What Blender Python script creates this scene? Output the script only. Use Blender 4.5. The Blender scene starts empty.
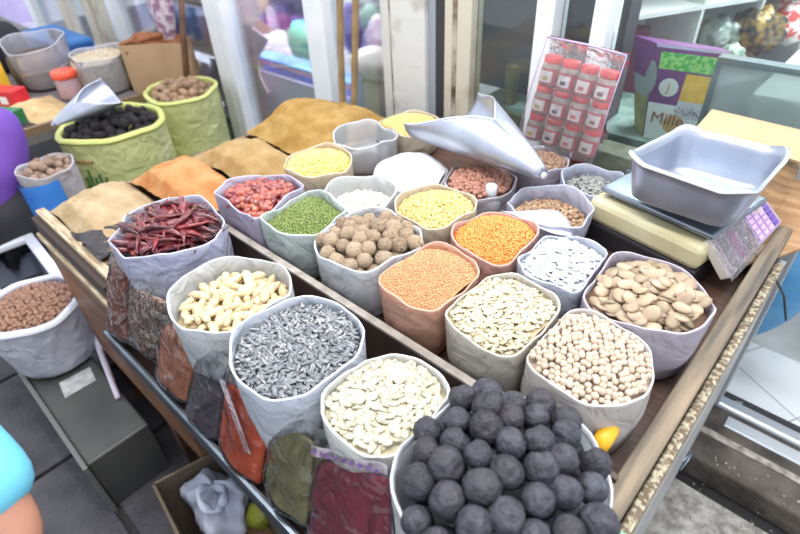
import bpy, math, random
import numpy as np
from mathutils import Vector, Matrix, Euler
rnd = random.Random(7)
nr = np.random.RandomState(11)
SC = bpy.context.scene
COL = SC.collection
# ------------------------------------------------------------------ camera
H = 1.65
def _n(v):
    v = np.array(v, float); return v/np.linalg.norm(v)
_Z = -_n([35, -683, -531]); _X = _n([705, -377, 531]); _X = _n(_X-_Z*_X.dot(_Z)); _Y = np.cross(_Z, _X)
CR = np.array([_X, _Y, _Z]).T                    # world -> camera
cam = bpy.data.cameras.new('camera'); camo = bpy.data.objects.new('camera', cam); COL.objects.link(camo)
M = Matrix([list(r) for r in CR.T]).to_4x4(); M.translation = (0, 0, H); camo.matrix_world = M
cam.sensor_width = 36; cam.lens = 531/800*36; cam.clip_start = .02
cam.dof.use_dof = True; cam.dof.focus_distance = 1.02; cam.dof.aperture_fstop = 3.6
SC.camera = camo
def _ray(u, v): return CR.T@np.array([u-400., -(v-267.), -531.])
def P(u, v, z=None, y=None, x=None, pl=None):
    d = _ray(u, v)
    if z is not None: t = (z-H)/d[2]
    elif y is not None: t = y/d[1]
    elif x is not None: t = x/d[0]
    else:                                         # plane y = a + b z
        a, b = pl; t = (a+b*H)/(d[1]-b*d[2])
    return Vector((t*d[0], t*d[1], H+t*d[2]))
# ------------------------------------------------------------------ light
W = bpy.data.worlds.new('world'); SC.world = W; W.use_nodes = True
wn = W.node_tree; bg = wn.nodes['Background']
bg.inputs[0].default_value = (.86, .92, 1, 1); bg.inputs[1].default_value = 1.25
sun = bpy.data.lights.new('sun', 'SUN'); sun.energy = 1.6; sun.angle = math.radians(50); sun.color = (1, .97, .93)
so = bpy.data.objects.new('sun', sun); COL.objects.link(so); so.rotation_euler = (math.radians(-14), math.radians(22), 0)
SC.view_settings.view_transform = 'Standard'; SC.view_settings.look = 'None'
SC.view_settings.gamma = 1; SC.view_settings.use_curve_mapping = False
SC.view_settings.exposure = .22
def lamp(name, loc, e, size, col=(1, 1, 1), rot=(0, 0, 0)):
    l = bpy.data.lights.new(name, 'AREA'); l.energy = e; l.size = size[0]; l.shape = 'RECTANGLE'; l.size_y = size[1]; l.color = col
    o = bpy.data.objects.new(name, l); o.location = loc; o.rotation_euler = rot; COL.objects.link(o); return o
lamp('highlight_strip', (-.9, .35, 2.75), 24, (1.3, .05), (1, .98, .95))  # unseen overhead strip, added for sharp highlights on the plastic bags
lamp('highlight_strip', (-.2, 1.0, 2.75), 10, (.05, 1.2), (1, .98, .95))  # crosswise strip, likewise unseen and added for highlights
lamp('shop_light', (-3.0, 2.6, 2.4), 150, (1.6, .3), (.90, .82, 1))
lamp('shop_light', (-.3, 2.9, 2.4), 70, (1.6, .3), (.95, 1, 1))
lamp('shop_light', (-2.3, 1.665, 2.4), 45, (1.2, .06), (.97, .90, 1))  # unseen light added close behind the glass to brighten cloth and front faces
lamp('shop_light', (-4.2, 1.70, 2.5), 30, (1.2, .15), (1, .97, .93))
lamp('shop_light', (-.2, 1.80, 2.5), 18, (1.0, .2), (.95, 1, 1))
lamp('shop_light', (-5.2, 2.9, 2.4), 90, (1.6, .3), (.9, .9, 1))
# ------------------------------------------------------------------ materials
def s2l(c):
    return tuple(((x/255)/12.92 if x/255 <= .04045 else ((x/255+.055)/1.055)**2.4) for x in c)
MATS = {}
def mat(name, c, r=.6, c2=None, ns=20, bump=0, bs=None, metal=0, rand=0, c3=None, transl=0, spec=.5, stretch=None, det=4, coat=0, bd=.01, dist=0, fac=(.35, .65)):
    """c,c2 sRGB colours mixed by noise; c3: per-object / per-island alternative colour mixed by rand"""
    if name in MATS: return MATS[name]
    m = bpy.data.materials.new(name); m.use_nodes = True; nt = m.node_tree; N = nt.nodes; L = nt.links
    b = N['Principled BSDF']; out = N['Material Output']
    b.inputs['Roughness'].default_value = r; b.inputs['Metallic'].default_value = metal
    b.inputs['Specular IOR Level'].default_value = spec
    if coat: b.inputs['Coat Weight'].default_value = coat; b.inputs['Coat Roughness'].default_value = .15
    tc = N.new('ShaderNodeTexCoord'); vec = tc.outputs['Object']
    if stretch:
        mp = N.new('ShaderNodeMapping'); mp.inputs['Scale'].default_value = stretch; L.new(vec, mp.inputs[0]); vec = mp.outputs[0]
    col = N.new('ShaderNodeRGB'); col.outputs[0].default_value = (*s2l(c), 1); colo = col.outputs[0]
    nz = N.new('ShaderNodeTexNoise'); nz.inputs['Scale'].default_value = ns; nz.inputs['Detail'].default_value = det; L.new(vec, nz.inputs[0])
    def mix(f, a, bb):
        x = N.new('ShaderNodeMix'); x.data_type = 'RGBA'
        if hasattr(f, 'is_output'): L.new(f, x.inputs[0])
        else: x.inputs[0].default_value = f
        L.new(a, x.inputs[6]); L.new(bb, x.inputs[7]); return x.outputs[2]
    if c2:
        mr = N.new('ShaderNodeMapRange'); mr.inputs[1].default_value = fac[0]; mr.inputs[2].default_value = fac[1]; L.new(nz.outputs[0], mr.inputs[0])
        k = N.new('ShaderNodeRGB'); k.outputs[0].default_value = (*s2l(c2), 1); colo = mix(mr.outputs[0], colo, k.outputs[0])
    if rand:
        oi = N.new('ShaderNodeObjectInfo'); ge = N.new('ShaderNodeNewGeometry')
        ad = N.new('ShaderNodeMath'); ad.operation = 'ADD'; L.new(oi.outputs['Random'], ad.inputs[0]); L.new(ge.outputs['Random Per Island'], ad.inputs[1])
        fr = N.new('ShaderNodeMath'); fr.operation = 'FRACT'; L.new(ad.outputs[0], fr.inputs[0])
        if c3:
            m2 = N.new('ShaderNodeMath'); m2.operation = 'POWER'; L.new(fr.outputs[0], m2.inputs[0]); m2.inputs[1].default_value = 1.6
            k3 = N.new('ShaderNodeRGB'); k3.outputs[0].default_value = (*s2l(c3), 1); colo = mix(m2.outputs[0], colo, k3.outputs[0])
        ml = N.new('ShaderNodeMath'); ml.operation = 'MULTIPLY'; L.new(fr.outputs[0], ml.inputs[0]); ml.inputs[1].default_value = 7.3
        f2 = N.new('ShaderNodeMath'); f2.operation = 'FRACT'; L.new(ml.outputs[0], f2.inputs[0])
        mv = N.new('ShaderNodeMapRange'); mv.inputs[3].default_value = 1-rand; mv.inputs[4].default_value = 1+rand*.5; L.new(f2.outputs[0], mv.inputs[0])
        hs = N.new('ShaderNodeHueSaturation'); L.new(mv.outputs[0], hs.inputs['Value']); L.new(colo, hs.inputs['Color']); colo = hs.outputs[0]
    L.new(colo, b.inputs['Base Color'])
    if bump:
        bn = N.new('ShaderNodeTexNoise'); bn.inputs['Scale'].default_value = bs or ns; bn.inputs['Detail'].default_value = 3; L.new(vec, bn.inputs[0])
        bp = N.new('ShaderNodeBump'); bp.inputs['Strength'].default_value = bump; bp.inputs['Distance'].default_value = bd; bn.inputs['Distortion'].default_value = dist
        L.new(bn.outputs[0], bp.inputs['Height']); L.new(bp.outputs[0], b.inputs['Normal'])
    if transl:
        t = N.new('ShaderNodeBsdfTranslucent'); L.new(colo, t.inputs[0]); ms = N.new('ShaderNodeMixShader'); ms.inputs[0].default_value = transl
        L.new(b.outputs[0], ms.inputs[1]); L.new(t.outputs[0], ms.inputs[2]); L.new(ms.outputs[0], out.inputs[0])
    MATS[name] = m; return m
def film(name, tint=(255, 255, 255), clear=.8, rough=.08, bump=0, bs=30, milk=None, gl=.5):
    """thin clear plastic or glass: transparent with a glossy reflection, plus a share of milky white"""
    if name in MATS: return MATS[name]
    m = bpy.data.materials.new(name); m.use_nodes = True; nt = m.node_tree; N = nt.nodes; L = nt.links
    N.remove(N['Principled BSDF']); out = N['Material Output']
    tr = N.new('ShaderNodeBsdfTransparent'); tr.inputs[0].default_value = (*s2l(tint), 1)
    g = N.new('ShaderNodeBsdfGlossy'); g.inputs['Roughness'].default_value = rough
    d = N.new('ShaderNodeBsdfDiffuse'); d.inputs[0].default_value = (*s2l(milk or (235, 235, 240)), 1)
    fr = N.new('ShaderNodeFresnel'); fr.inputs[0].default_value = 1.45
    if bump:
        tc = N.new('ShaderNodeTexCoord')
        bn = N.new('ShaderNodeTexNoise'); bn.inputs['Scale'].default_value = bs; bn.inputs['Detail'].default_value = 2; bn.inputs['Distortion'].default_value = 1.2
        L.new(tc.outputs['Object'], bn.inputs[0])
        bp = N.new('ShaderNodeBump'); bp.inputs['Strength'].default_value = bump; bp.inputs['Distance'].default_value = .02
        L.new(bn.outputs[0], bp.inputs['Height']); L.new(bp.outputs[0], g.inputs['Normal']); L.new(bp.outputs[0], fr.inputs['Normal'])
    m1 = N.new('ShaderNodeMixShader'); m1.inputs[0].default_value = 1-clear; L.new(tr.outputs[0], m1.inputs[1]); L.new(d.outputs[0], m1.inputs[2])
    k = N.new('ShaderNodeMath'); k.operation = 'MULTIPLY'; k.use_clamp = True; k.inputs[1].default_value = gl*2; L.new(fr.outputs[0], k.inputs[0])
    m2 = N.new('ShaderNodeMixShader'); L.new(k.outputs[0], m2.inputs[0]); L.new(m1.outputs[0], m2.inputs[1]); L.new(g.outputs[0], m2.inputs[2])
    L.new(m2.outputs[0], out.inputs[0]); MATS[name] = m; return m
# ------------------------------------------------------------------ mesh helpers
class MB:
    def __init__(s): s.v = []; s.f = []
    def add(s, v, f):
        o = len(s.v); s.v += [tuple(p) for p in v]; s.f += [tuple(i+o for i in q) for q in f]; return s
    def box(s, x0, x1, y0, y1, z0, z1, rot=0, c=None):
        vs = [(x, y, z) for x in (x0, x1) for y in (y0, y1) for z in (z0, z1)]
        if rot:
            cx, cy = c or ((x0+x1)/2, (y0+y1)/2); ca, sa = math.cos(rot), math.sin(rot)
            vs = [(cx+(x-cx)*ca-(y-cy)*sa, cy+(x-cx)*sa+(y-cy)*ca, z) for x, y, z in vs]
        return s.add(vs, [(0, 1, 3, 2), (4, 6, 7, 5), (0, 4, 5, 1), (2, 3, 7, 6), (0, 2, 6, 4), (1, 5, 7, 3)])
    def obox(s, c, ax, ay, az, hx, hy, hz):
        c = Vector(c); ax, ay, az = Vector(ax).normalized(), Vector(ay).normalized(), Vector(az).normalized()
        vs = [c+ax*(i*hx)+ay*(j*hy)+az*(k*hz) for i in (-1, 1) for j in (-1, 1) for k in (-1, 1)]
        return s.add(vs, [(0, 1, 3, 2), (4, 6, 7, 5), (0, 4, 5, 1), (2, 3, 7, 6), (0, 2, 6, 4), (1, 5, 7, 3)])
    def tube(s, pts, r, n=10, cap=True):
        pts = [Vector(p) for p in pts]; rr = r if isinstance(r, (list, tuple)) else [r]*len(pts)
        rings = []; up = None
        for i, p in enumerate(pts):
            t = (pts[min(i+1, len(pts)-1)]-pts[max(i-1, 0)]).normalized()
            if up is None: up = Vector((0, 0, 1)) if abs(t.z) < .9 else Vector((1, 0, 0))
            a = t.cross(up).normalized(); b = a.cross(t).normalized(); up = b
            rings.append([p+a*(rr[i]*math.cos(2*math.pi*k/n))+b*(rr[i]*math.sin(2*math.pi*k/n)) for k in range(n)])
        v = [q for g in rings for q in g]; f = []
        for i in range(len(pts)-1):
            for k in range(n):
                k2 = (k+1) % n; f.append((i*n+k, i*n+k2, (i+1)*n+k2, (i+1)*n+k))
        if cap: f.append(tuple(range(n-1, -1, -1))); f.append(tuple(range((len(pts)-1)*n, len(pts)*n)))
        return s.add(v, f)
    def lathe(s, prof, n=32, c=(0, 0), fn=None, closed=False):
        """prof: (r,z) list; fn(ang, r, z) -> (x,y,z)"""
        v = []; f = []
        for r, z in prof:
            for k in range(n):
                a = 2*math.pi*k/n
                v.append(fn(a, r, z) if fn else (c[0]+r*math.cos(a), c[1]+r*math.sin(a), z))
        m = len(prof)
        for i in range(m-1):
            for k in range(n):
                k2 = (k+1) % n; f.append((i*n+k, i*n+k2, (i+1)*n+k2, (i+1)*n+k))
        if prof[0][0] < 1e-5 or closed: pass
        return s.add(v, f)
    def grid(s, fn, nu, nv):
        v = [fn(i/nu, j/nv) for i in range(nu+1) for j in range(nv+1)]
        f = [(i*(nv+1)+j, (i+1)*(nv+1)+j, (i+1)*(nv+1)+j+1, i*(nv+1)+j+1) for i in range(nu) for j in range(nv)]
        return s.add(v, f)
def link(name, me, m=None, parent=None, **kw):
    o = bpy.data.objects.new(name, me); COL.objects.link(o)
    if m and not me.materials: me.materials.append(m)
    if parent: o.parent = parent
    for k, v in kw.items():
        if v: o[k] = v
    return o
def mk(name, mb, m, parent=None, smooth=False, bevel=0, sol=0, sub=0, label=None, category=None, group=None, kind=None, origin=None):
    vs = mb.v; o0 = Vector((0, 0, 0))
    if parent is None and vs:
        a = np.array(vs, float); o0 = Vector(((a[:, 0].min()+a[:, 0].max())/2, (a[:, 1].min()+a[:, 1].max())/2, a[:, 2].min()))
        if origin: o0 = Vector(origin)
        vs = [tuple(p) for p in (a-np.array(o0))]
    elif parent is not None:
        q = parent
        while q is not None: o0 += q.location; q = q.parent
        vs = [tuple(p) for p in (np.array(vs, float)-np.array(o0))]; 
    me = bpy.data.meshes.new(name); me.from_pydata(vs, [], mb.f); me.update()
    import bmesh
    bm = bmesh.new(); bm.from_mesh(me); bmesh.ops.recalc_face_normals(bm, faces=bm.faces); bm.to_mesh(me); bm.free()
    if smooth: me.polygons.foreach_set('use_smooth', [True]*len(me.polygons))
    o = link(name, me, m, parent, label=label, category=category, group=group, kind=kind)
    if parent is None: o.location = o0
    if bevel:
        b = o.modifiers.new('bevel', 'BEVEL'); b.width = bevel; b.segments = 2; b.limit_method = 'ANGLE'
    if sol:
        b = o.modifiers.new('solid', 'SOLIDIFY'); b.thickness = sol; b.offset = 0
    if sub:
        b = o.modifiers.new('sub', 'SUBSURF'); b.levels = sub; b.render_levels = sub
    return o
def thing(name, loc, label, category, group=None):
    o = bpy.data.objects.new(name, None); COL.objects.link(o); o.location = loc; o.empty_display_size = .05
    o['label'] = label; o['category'] = category
    if group: o['group'] = group
    return o
def copy_tree(o, loc, rot=None, label=None, group=None, scale=None):
    def cp(a, par):
        c = a.copy(); COL.objects.link(c)
        if par is not None: c.parent = par
        for ch in list(a.children): cp(ch, c)
        return c
    r = cp(o, None); r.location = loc
    if rot is not None: r.rotation_euler = rot
    if scale: r.scale = scale
    if label: r['label'] = label
    if group: r['group'] = group
    return r
def struct(name, mb, m, bevel=0, smooth=False, sol=0):
    return mk(name, mb, m, kind='structure', bevel=bevel, smooth=smooth, sol=sol)
def text_mesh(s, size, m, mat4, parent, name='lettering', ext=.0004):
    cu = bpy.data.curves.new('t', 'FONT'); cu.body = s; cu.size = size; cu.extrude = ext; cu.align_x = 'CENTER'; cu.align_y = 'CENTER'
    t = bpy.data.objects.new('t', cu); me = bpy.data.meshes.new_from_object(t); bpy.data.objects.remove(t)
    me.materials.clear(); me.transform(mat4)
    off = Vector((0, 0, 0)); q = parent
    while q is not None: off += q.location; q = q.parent
    me.transform(Matrix.Translation(-off))
    return link(name, me, m, parent)
def noise3(x, y, z=0, s=0):
    return (math.sin(x*1.7+y*2.3+s)+math.sin(x*3.1-y*1.9+z*2.7+s*2.1)+math.sin(-x*2.3+y*4.1+z*1.3+s*.7))/3
# ------------------------------------------------------------------ common materials
SACKW = dict(r=.4, bump=.7, bs=13, transl=.35, bd=.03, dist=.8)
M_white = mat('white_frame_paint', (240, 242, 244), .4, (226, 230, 234), 6)
M_post = mat('weathered_white_paint', (212, 212, 208), .6, (150, 140, 125), 7, bump=.3, bs=25, fac=(.58, .8))
M_rust = mat('rusted_paint', (92, 72, 56), .8, (190, 182, 170), 14, bump=.5)
M_beige = mat('beige_frame', (205, 198, 180), .55, (165, 145, 118), 9, fac=(.5, .8))
M_dark = mat('dark_gap', (52, 54, 58), .7)
M_glass = film('pane_glass', (244, 250, 250), .97, .03, gl=.35)
M_glassd = film('tinted_pane', (170, 180, 185), .97, .03, gl=.5)
M_wood = mat('worn_wood', (150, 122, 92), .6, (96, 76, 58), 14, bump=.3, stretch=(1, 14, 14), coat=.1)
M_woodY = mat('worn_wood_across', (140, 122, 100), .55, (74, 64, 54), 3, bump=.3, stretch=(16, 1.2, 16))
M_brown = mat('brown_board', (84, 62, 52), .5, (60, 44, 38), 10, bump=.2)
M_panel = mat('varnished_panel', (128, 88, 60), .5, (88, 58, 42), 4, bump=.2, stretch=(1, 1, 4))
M_alu = mat('aluminium', (190, 196, 210), .36, (166, 172, 188), 9, metal=.7, bump=.12, bs=14)
M_steel = mat('steel', (150, 158, 170), .3, (120, 128, 140), 10, metal=.8, bump=.08)
M_pave = mat('pavement', (44, 42, 43), .75, (48, 46, 48), 5, bump=.6, bs=60)
M_conc = mat('dirty_concrete', (98, 90, 82), .85, (58, 52, 48), 9, bump=.8, bs=50, det=8)
M_cardb = mat('cardboard', (176, 142, 104), .8, (160, 126, 90), 8)
M_cards = mat('dull_cardboard', (104, 92, 76), .85, (90, 78, 64), 8)

# ================================================================== STRUCTURE
b = MB(); b.box(-9, 2.5, -2.5, 1.62, -.05, 0); struct('floor', b, M_pave)
# paving slabs with gaps along the walking side
for k, (x0, x1, y0, y1, z) in enumerate([(-1.62, -1.12, -.30, -.03, .025), (-1.10, -.62, -.30, -.03, .02), (-2.2, -1.64, -.30, -.03, .022), (-2.2, -1.62, -.62, -.32, .02), (-1.60, -1.0, -.62, -.32, .025), (-.98, -.4, -.62, -.32, .02),
                                      (-1.5, -1.02, -.01, .34, .012), (-1.0, -.5, -.01, .34, .012), (-2.2, -1.52, -.01, .34, .012), (-2.9, -2.22, -.62, -.03, .02)]):
    b = MB(); b.box(x0, x1, y0, y1, 0, z)
    mk('paving_slab', b, mat('slab_stone', (72, 70, 76), .7, (50, 48, 54), 7, bump=.5, bs=70, rand=.1), bevel=.006, kind='structure')
b = MB(); b.box(-.4, 1.6, 1.30, 1.56, 0, .10); struct('trim_1', b, M_conc, bevel=.01)
b = MB(); b.box(-.3, 1.6, 1.41, 1.435, .10, .104); struct('trim_2', b, mat('light_grout', (178, 170, 160), .8, (120, 110, 100), 40))
b = MB(); b.box(-.2, 1.6, .98, 1.25, 0, .02); struct('trim_3', b, mat('wet_concrete', (165, 162, 158), .6, (110, 104, 98), 26, bump=.9, bs=90, det=8))
# shop interior
b = MB(); b.box(-9, 2.5, 1.62, 4.2, -.03, .06); 
tile = mat('white_tile', (226, 230, 234), .25)
nt = tile.node_tree; br = nt.nodes.new('ShaderNodeTexBrick'); br.offset = 0; br.inputs['Scale'].default_value = 1
br.inputs['Brick Width'].default_value = .3; br.inputs['Row Height'].default_value = .3; br.inputs['Mortar Size'].default_value = .003
br.inputs['Color1'].default_value = (*s2l((224, 228, 232)), 1); br.inputs['Color2'].default_value = (*s2l((232, 236, 240)), 1); br.inputs['Mortar'].default_value = (*s2l((170, 172, 175)), 1)
mp = nt.nodes.new('ShaderNodeMapping'); mp.inputs['Rotation'].default_value = (0, 0, .5); tcn = nt.nodes.new('ShaderNodeTexCoord')
nt.links.new(tcn.outputs['Object'], mp.inputs[0]); nt.links.new(mp.outputs[0], br.inputs[0]); nt.links.new(br.outputs[0], nt.nodes['Principled BSDF'].inputs['Base Color'])
struct('floor_shop', b, tile)
b = MB(); b.box(-9, 2.5, 4.1, 4.2, 0, 2.6); struct('wall_back', b, mat('lavender_wall', (196, 188, 214), .7, (180, 172, 205), 3))
b = MB(); b.box(-9, 2.5, 1.62, 4.2, 2.6, 2.65); struct('ceiling', b, mat('ceiling_paint', (225, 225, 228), .8))
b = MB(); b.box(-9.1, -9, 1.6, 4.2, 0, 2.6); struct('wall_left', b, mat('lavender_wall', (196, 188, 214)))
b = MB(); b.box(-1.46, -1.40, 1.62, 4.1, .06, 2.6); struct('wall_divide', b, mat('grey_wall', (168, 172, 172), .7, (150, 155, 155), 3))
# shopfront stiles: (x0, x1, material)
WY0, WY1 = 1.55, 1.62
st = [(-6.05, -5.9, M_white), (-5.25, -5.12, M_beige), (-4.72, -4.58, M_beige), (-4.50, -4.24, M_beige), (-4.20, -4.12, M_white),
      (-2.87, -2.775, M_white), (-2.765, -2.70, M_white), (-2.01, -1.885, M_white), (-1.56, -1.515, M_post), (-1.515, -1.485, M_rust),
      (-1.32, -1.285, mat('grey_steel_edge', (150, 156, 165), .5)), (-1.285, -1.245, M_dark), (-1.245, -1.21, M_beige), (-1.21, -1.19, M_rust), (-1.19, -1.13, M_beige),
      (-.88, -.82, M_white), (-.70, -.655, M_white), (-.10, -.02, mat('grey_door_frame', (176, 180, 184), .5, (160, 164, 168), 5))]
for i, (x0, x1, m) in enumerate(st):
    b = MB(); dy = .02 if m is M_white else 0
    b.box(x0, x1, WY0-dy, WY1, .1 if x0 > -.2 else .0, 2.6)
    struct('trim_%d' % (i+4), b, m, bevel=.004)
b = MB(); b.box(-1.49, -1.32, 1.53, 1.62, 0, 2.6); struct('wall_post', b, M_post, bevel=.006)
b = MB(); b.box(-9, -2.87, WY0, WY1, 0, .42); b.box(-1.885, -1.56, WY0, WY1, 0, .5); b.box(-1.13, -.10, WY0, WY1, 0, .86)
struct('wall_front', b, mat('grey_green_wall', (120, 124, 116), .7, (86, 88, 80), 7, bump=.3))
b = MB(); b.box(-9, 2.5, WY0, WY1, 2.3, 2.65); struct('trim_30', b, M_white)
# sill rail at the door on the right
b = MB(); b.box(-.10, 1.6, 1.55, 1.60, .0, .115); struct('trim_31', b, mat('sill_metal', (196, 200, 206), .3, metal=.6), bevel=.01)
b = MB(); b.box(-.10, 1.6, 1.605, 1.66, .0, .08); struct('trim_32', b, M_dark)
b = MB(); b.box(.02, 1.6, 1.48, 1.53, .08, .105); struct('trim_33', b, mat('aluminium_strip', (205, 210, 215), .35, metal=.4), bevel=.003)
panes = [(-5.9, -5.25), (-5.12, -4.72), (-4.12, -2.87), (-2.70, -2.01), (-1.885, -1.56), (-1.13, -.88), (-.82, -.70), (-.655, -.10)]
for i, (x0, x1) in enumerate(panes):
    z0 = .42 if x0 < -3 else (.02 if i == 3 else (.5 if i == 4 else .86))
    b = MB(); b.box(x0+.002, x1-.002, 1.583, 1.589, z0, 2.3)
    struct('window_%d' % (i+1), b, M_glass)
# green painted rail at the foot of the dark panes
b = MB(); b.box(-1.13, -.66, 1.60, 1.66, .86, .90); b.box(-1.03, -.995, 1.63, 1.66, .90, 1.05)
struct('trim_34', b, mat('olive_rail', (128, 128, 96), .6, (80, 84, 70), 20))
b = MB(); b.box(-1.25, -.935, 1.75, 1.78, .92, 1.45)
mk('slate_board', b, mat('slate_panel', (92, 98, 108), .6, (76, 80, 88), 3), label='dark slate grey board standing behind the narrow shop pane', category='board')
b = MB(); b.box(-.93, -.665, 1.70, 1.78, .92, 1.6)
mk('dark_backdrop', b, mat('charcoal_panel', (50, 52, 60), .5, (36, 38, 44), 3), label='charcoal cabinet behind the pane above the jar pack', category='backdrop')  # charcoal sheet behind the glass, standing in for the dark window

# ================================================================== STALL TABLE
tb = thing('market_stall', (-.65, .85, 0), 'long brown wooden market stall table carrying the sacks of nuts and seeds', 'table')
TA, TB_ = .70, .86                                 # tray floors (front shelf, upper deck)
b = MB(); b.box(-1.22, -.045, .175, .50, TA-.03, TA); mk('front_shelf', b, M_brown, tb)
b = MB(); b.box(-1.28, -.045, .508, 1.50, TB_-.03, TB_); mk('deck', b, mat('brown_deck', (100, 72, 60), .5, (70, 50, 42), 8, stretch=(2, 14, 8)), tb)
b = MB(); b.box(-1.22, -.074, .498, .508, TA-.03, .925); dv = mk('divider_board', b, M_brown, tb)
b = MB(); b.box(-1.22, -.24, .495, .511, .925, .931); mk('divider_edge', b, mat('pale_edge', (176, 168, 160), .45, (140, 130, 122), 30), dv)
b = MB(); b.box(-1.22, -.06, .172, .182, TA-.03, TA+.03); fr_ = mk('front_rail', b, mat('blue_grey_rail', (66, 70, 80), .5, (48, 50, 58), 12, metal=.1), tb)
b = MB(); b.box(-1.22, -.06, .170, .176, TA+.02, TA+.036); mk('rail_lip', b, mat('metal_lip', (130, 142, 156), .35, (110, 120, 130), 20, metal=.7), fr_)
b = MB(); b.box(-.072, -.052, .17, 1.50, TA-.05, .90); er = mk('end_rail', b, M_brown, tb)
b = MB(); b.box(-.078, -.045, .15, 1.50, .895, .915); mk('rail_cap', b, M_woodY, er, bevel=.003)
b = MB(); b.box(-.045, -.028, .15, 1.28, .80, .875); mk('edge_strip', b, mat('gilt_worn_edge', (112, 94, 74), .5, (190, 178, 152), 110, bump=.6, bs=120, fac=(.45, .6)), er, bevel=.003)
b = MB(); b.box(-.042, -.03, .17, 1.42, .02, .80); mk('end_panel', b, mat('grey_laminate', (186, 186, 184), .5, (150, 150, 148), 6), tb)
for x, y in ((-1.25, .24), (-.10, .24), (-1.25, 1.42), (-.10, 1.42)):
    b = MB(); b.box(x-.025, x+.025, y-.025, y+.025, 0, TA-.03); mk('leg', b, M_brown, tb)

# spice chest left of the table
ch = thing('spice_chest', (-1.55, .75, 0), 'open wooden chest with compartments of ground spices left of the sacks', 'chest')
b = MB(); b.box(-1.72, -1.30, .255, 1.40, .70, .72); b.box(-1.72, -1.30, 1.385, 1.40, .7, .84); b.box(-1.73, -1.715, .255, 1.40, .70, .84); b.box(-1.31, -1.297, .23, 1.4, .7, .86)
b.box(-1.72, -1.30, .25, .262, .70, .855)
mk('body', b, M_wood, ch)
for y in (.50, .72, .95):
    b = MB(); b.box(-1.715, -1.30, y-.006, y+.006, .72, .838); mk('partition', b, M_wood, ch)
b = MB(); b.box(-1.73, -1.225, .232, .258, .845, .862); mk('top_edge', b, mat('pale_worn_wood', (192, 178, 150), .55, (140, 116, 88), 16, stretch=(1, 8, 8)), ch, bevel=.003)
b = MB(); b.box(-1.73, -1.225, .205, .23, .775, .795); mk('lower_edge', b, mat('pale_worn_wood', (192, 178, 150)), ch, bevel=.003)
b = MB(); b.box(-1.73, -1.225, .215, .25, .795, .845); mk('recess', b, mat('dark_recess', (60, 46, 42), .7), ch)
b = MB(); b.box(-1.72, -1.02, .212, .228, .30, .775); mk('front_panel', b, M_panel, ch)
b = MB(); b.box(-1.72, -1.69, .235, 1.4, 0, .7); mk('side_panel', b, M_panel, ch)

def heap_powder(name, x0, x1, y0, y1, zb, peaks, m, label, seed=0, origin=None):
    b = MB()
    def fn(u, v):
        x = x0+(x1-x0)*u; y = y0+(y1-y0)*v
        e = min(u, 1-u, v, 1-v)*6; e = min(1, max(0, e))
        h = .0
        for px, py, ph, pr in peaks:
            d = math.hypot(x-px, y-py); h = max(h, ph*(1-d/pr))
        h = h*(.45+.55*e)+.003*noise3(x*60, y*60, 0, seed)+.006*noise3(x*18, y*18, 0, seed+2)
        return (x, y, zb+max(h, .002))
    b.grid(fn, 40, 36)
    # skirt
    return mk(name, b, m, smooth=True, label=label, category='spice', kind='stuff')
pw = lambda n, c, c2: mat(n, c, .95, c2, 16, bump=.4, bs=120, spec=.1)
heap_powder('ground_cumin', -1.71, -1.315, .265, .49, .83, [(-1.60, .37, .085, .36)], pw('cumin_powder', (178, 158, 128), (158, 136, 104)), 'heap of pale brown ground cumin in the chest corner', 1)
heap_powder('ground_curry', -1.71, -1.315, .51, .71, .83, [(-1.53, .61, .105, .30)], pw('orange_powder', (188, 142, 98), (176, 116, 70)), 'heap of orange brown curry powder behind the dark red chillies', 2)
heap_powder('ground_ginger', -1.71, -1.315, .73, .94, .83, [(-1.50, .84, .085, .34)], pw('tan_powder', (174, 148, 106), (156, 126, 82)), 'heap of tan ground spice between the orange and ochre heaps', 3)
heap_powder('ground_turmeric', -1.71, -1.315, .96, 1.38, .83, [(-1.60, 1.13, .13, .34), (-1.42, 1.22, .115, .26), (-1.52, 1.18, .12, .3)], pw('ochre_powder', (178, 146, 92), (152, 118, 64)), 'large ochre turmeric heap with a crumpled peak nearest the shop door', 4)
b = MB(); b.grid(lambda u, v: (-1.50+.20*u, .25+.22*v, .866+.02*noise3(u*5, v*5, 0, 3)+.012*u), 10, 10)
mk('black_plastic', b, mat('black_film', (52, 46, 50), .3, bump=.4, bs=30), smooth=True, sol=.002, label='dark plastic sheet covering the right side of the cumin', category='plastic sheet')

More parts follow.
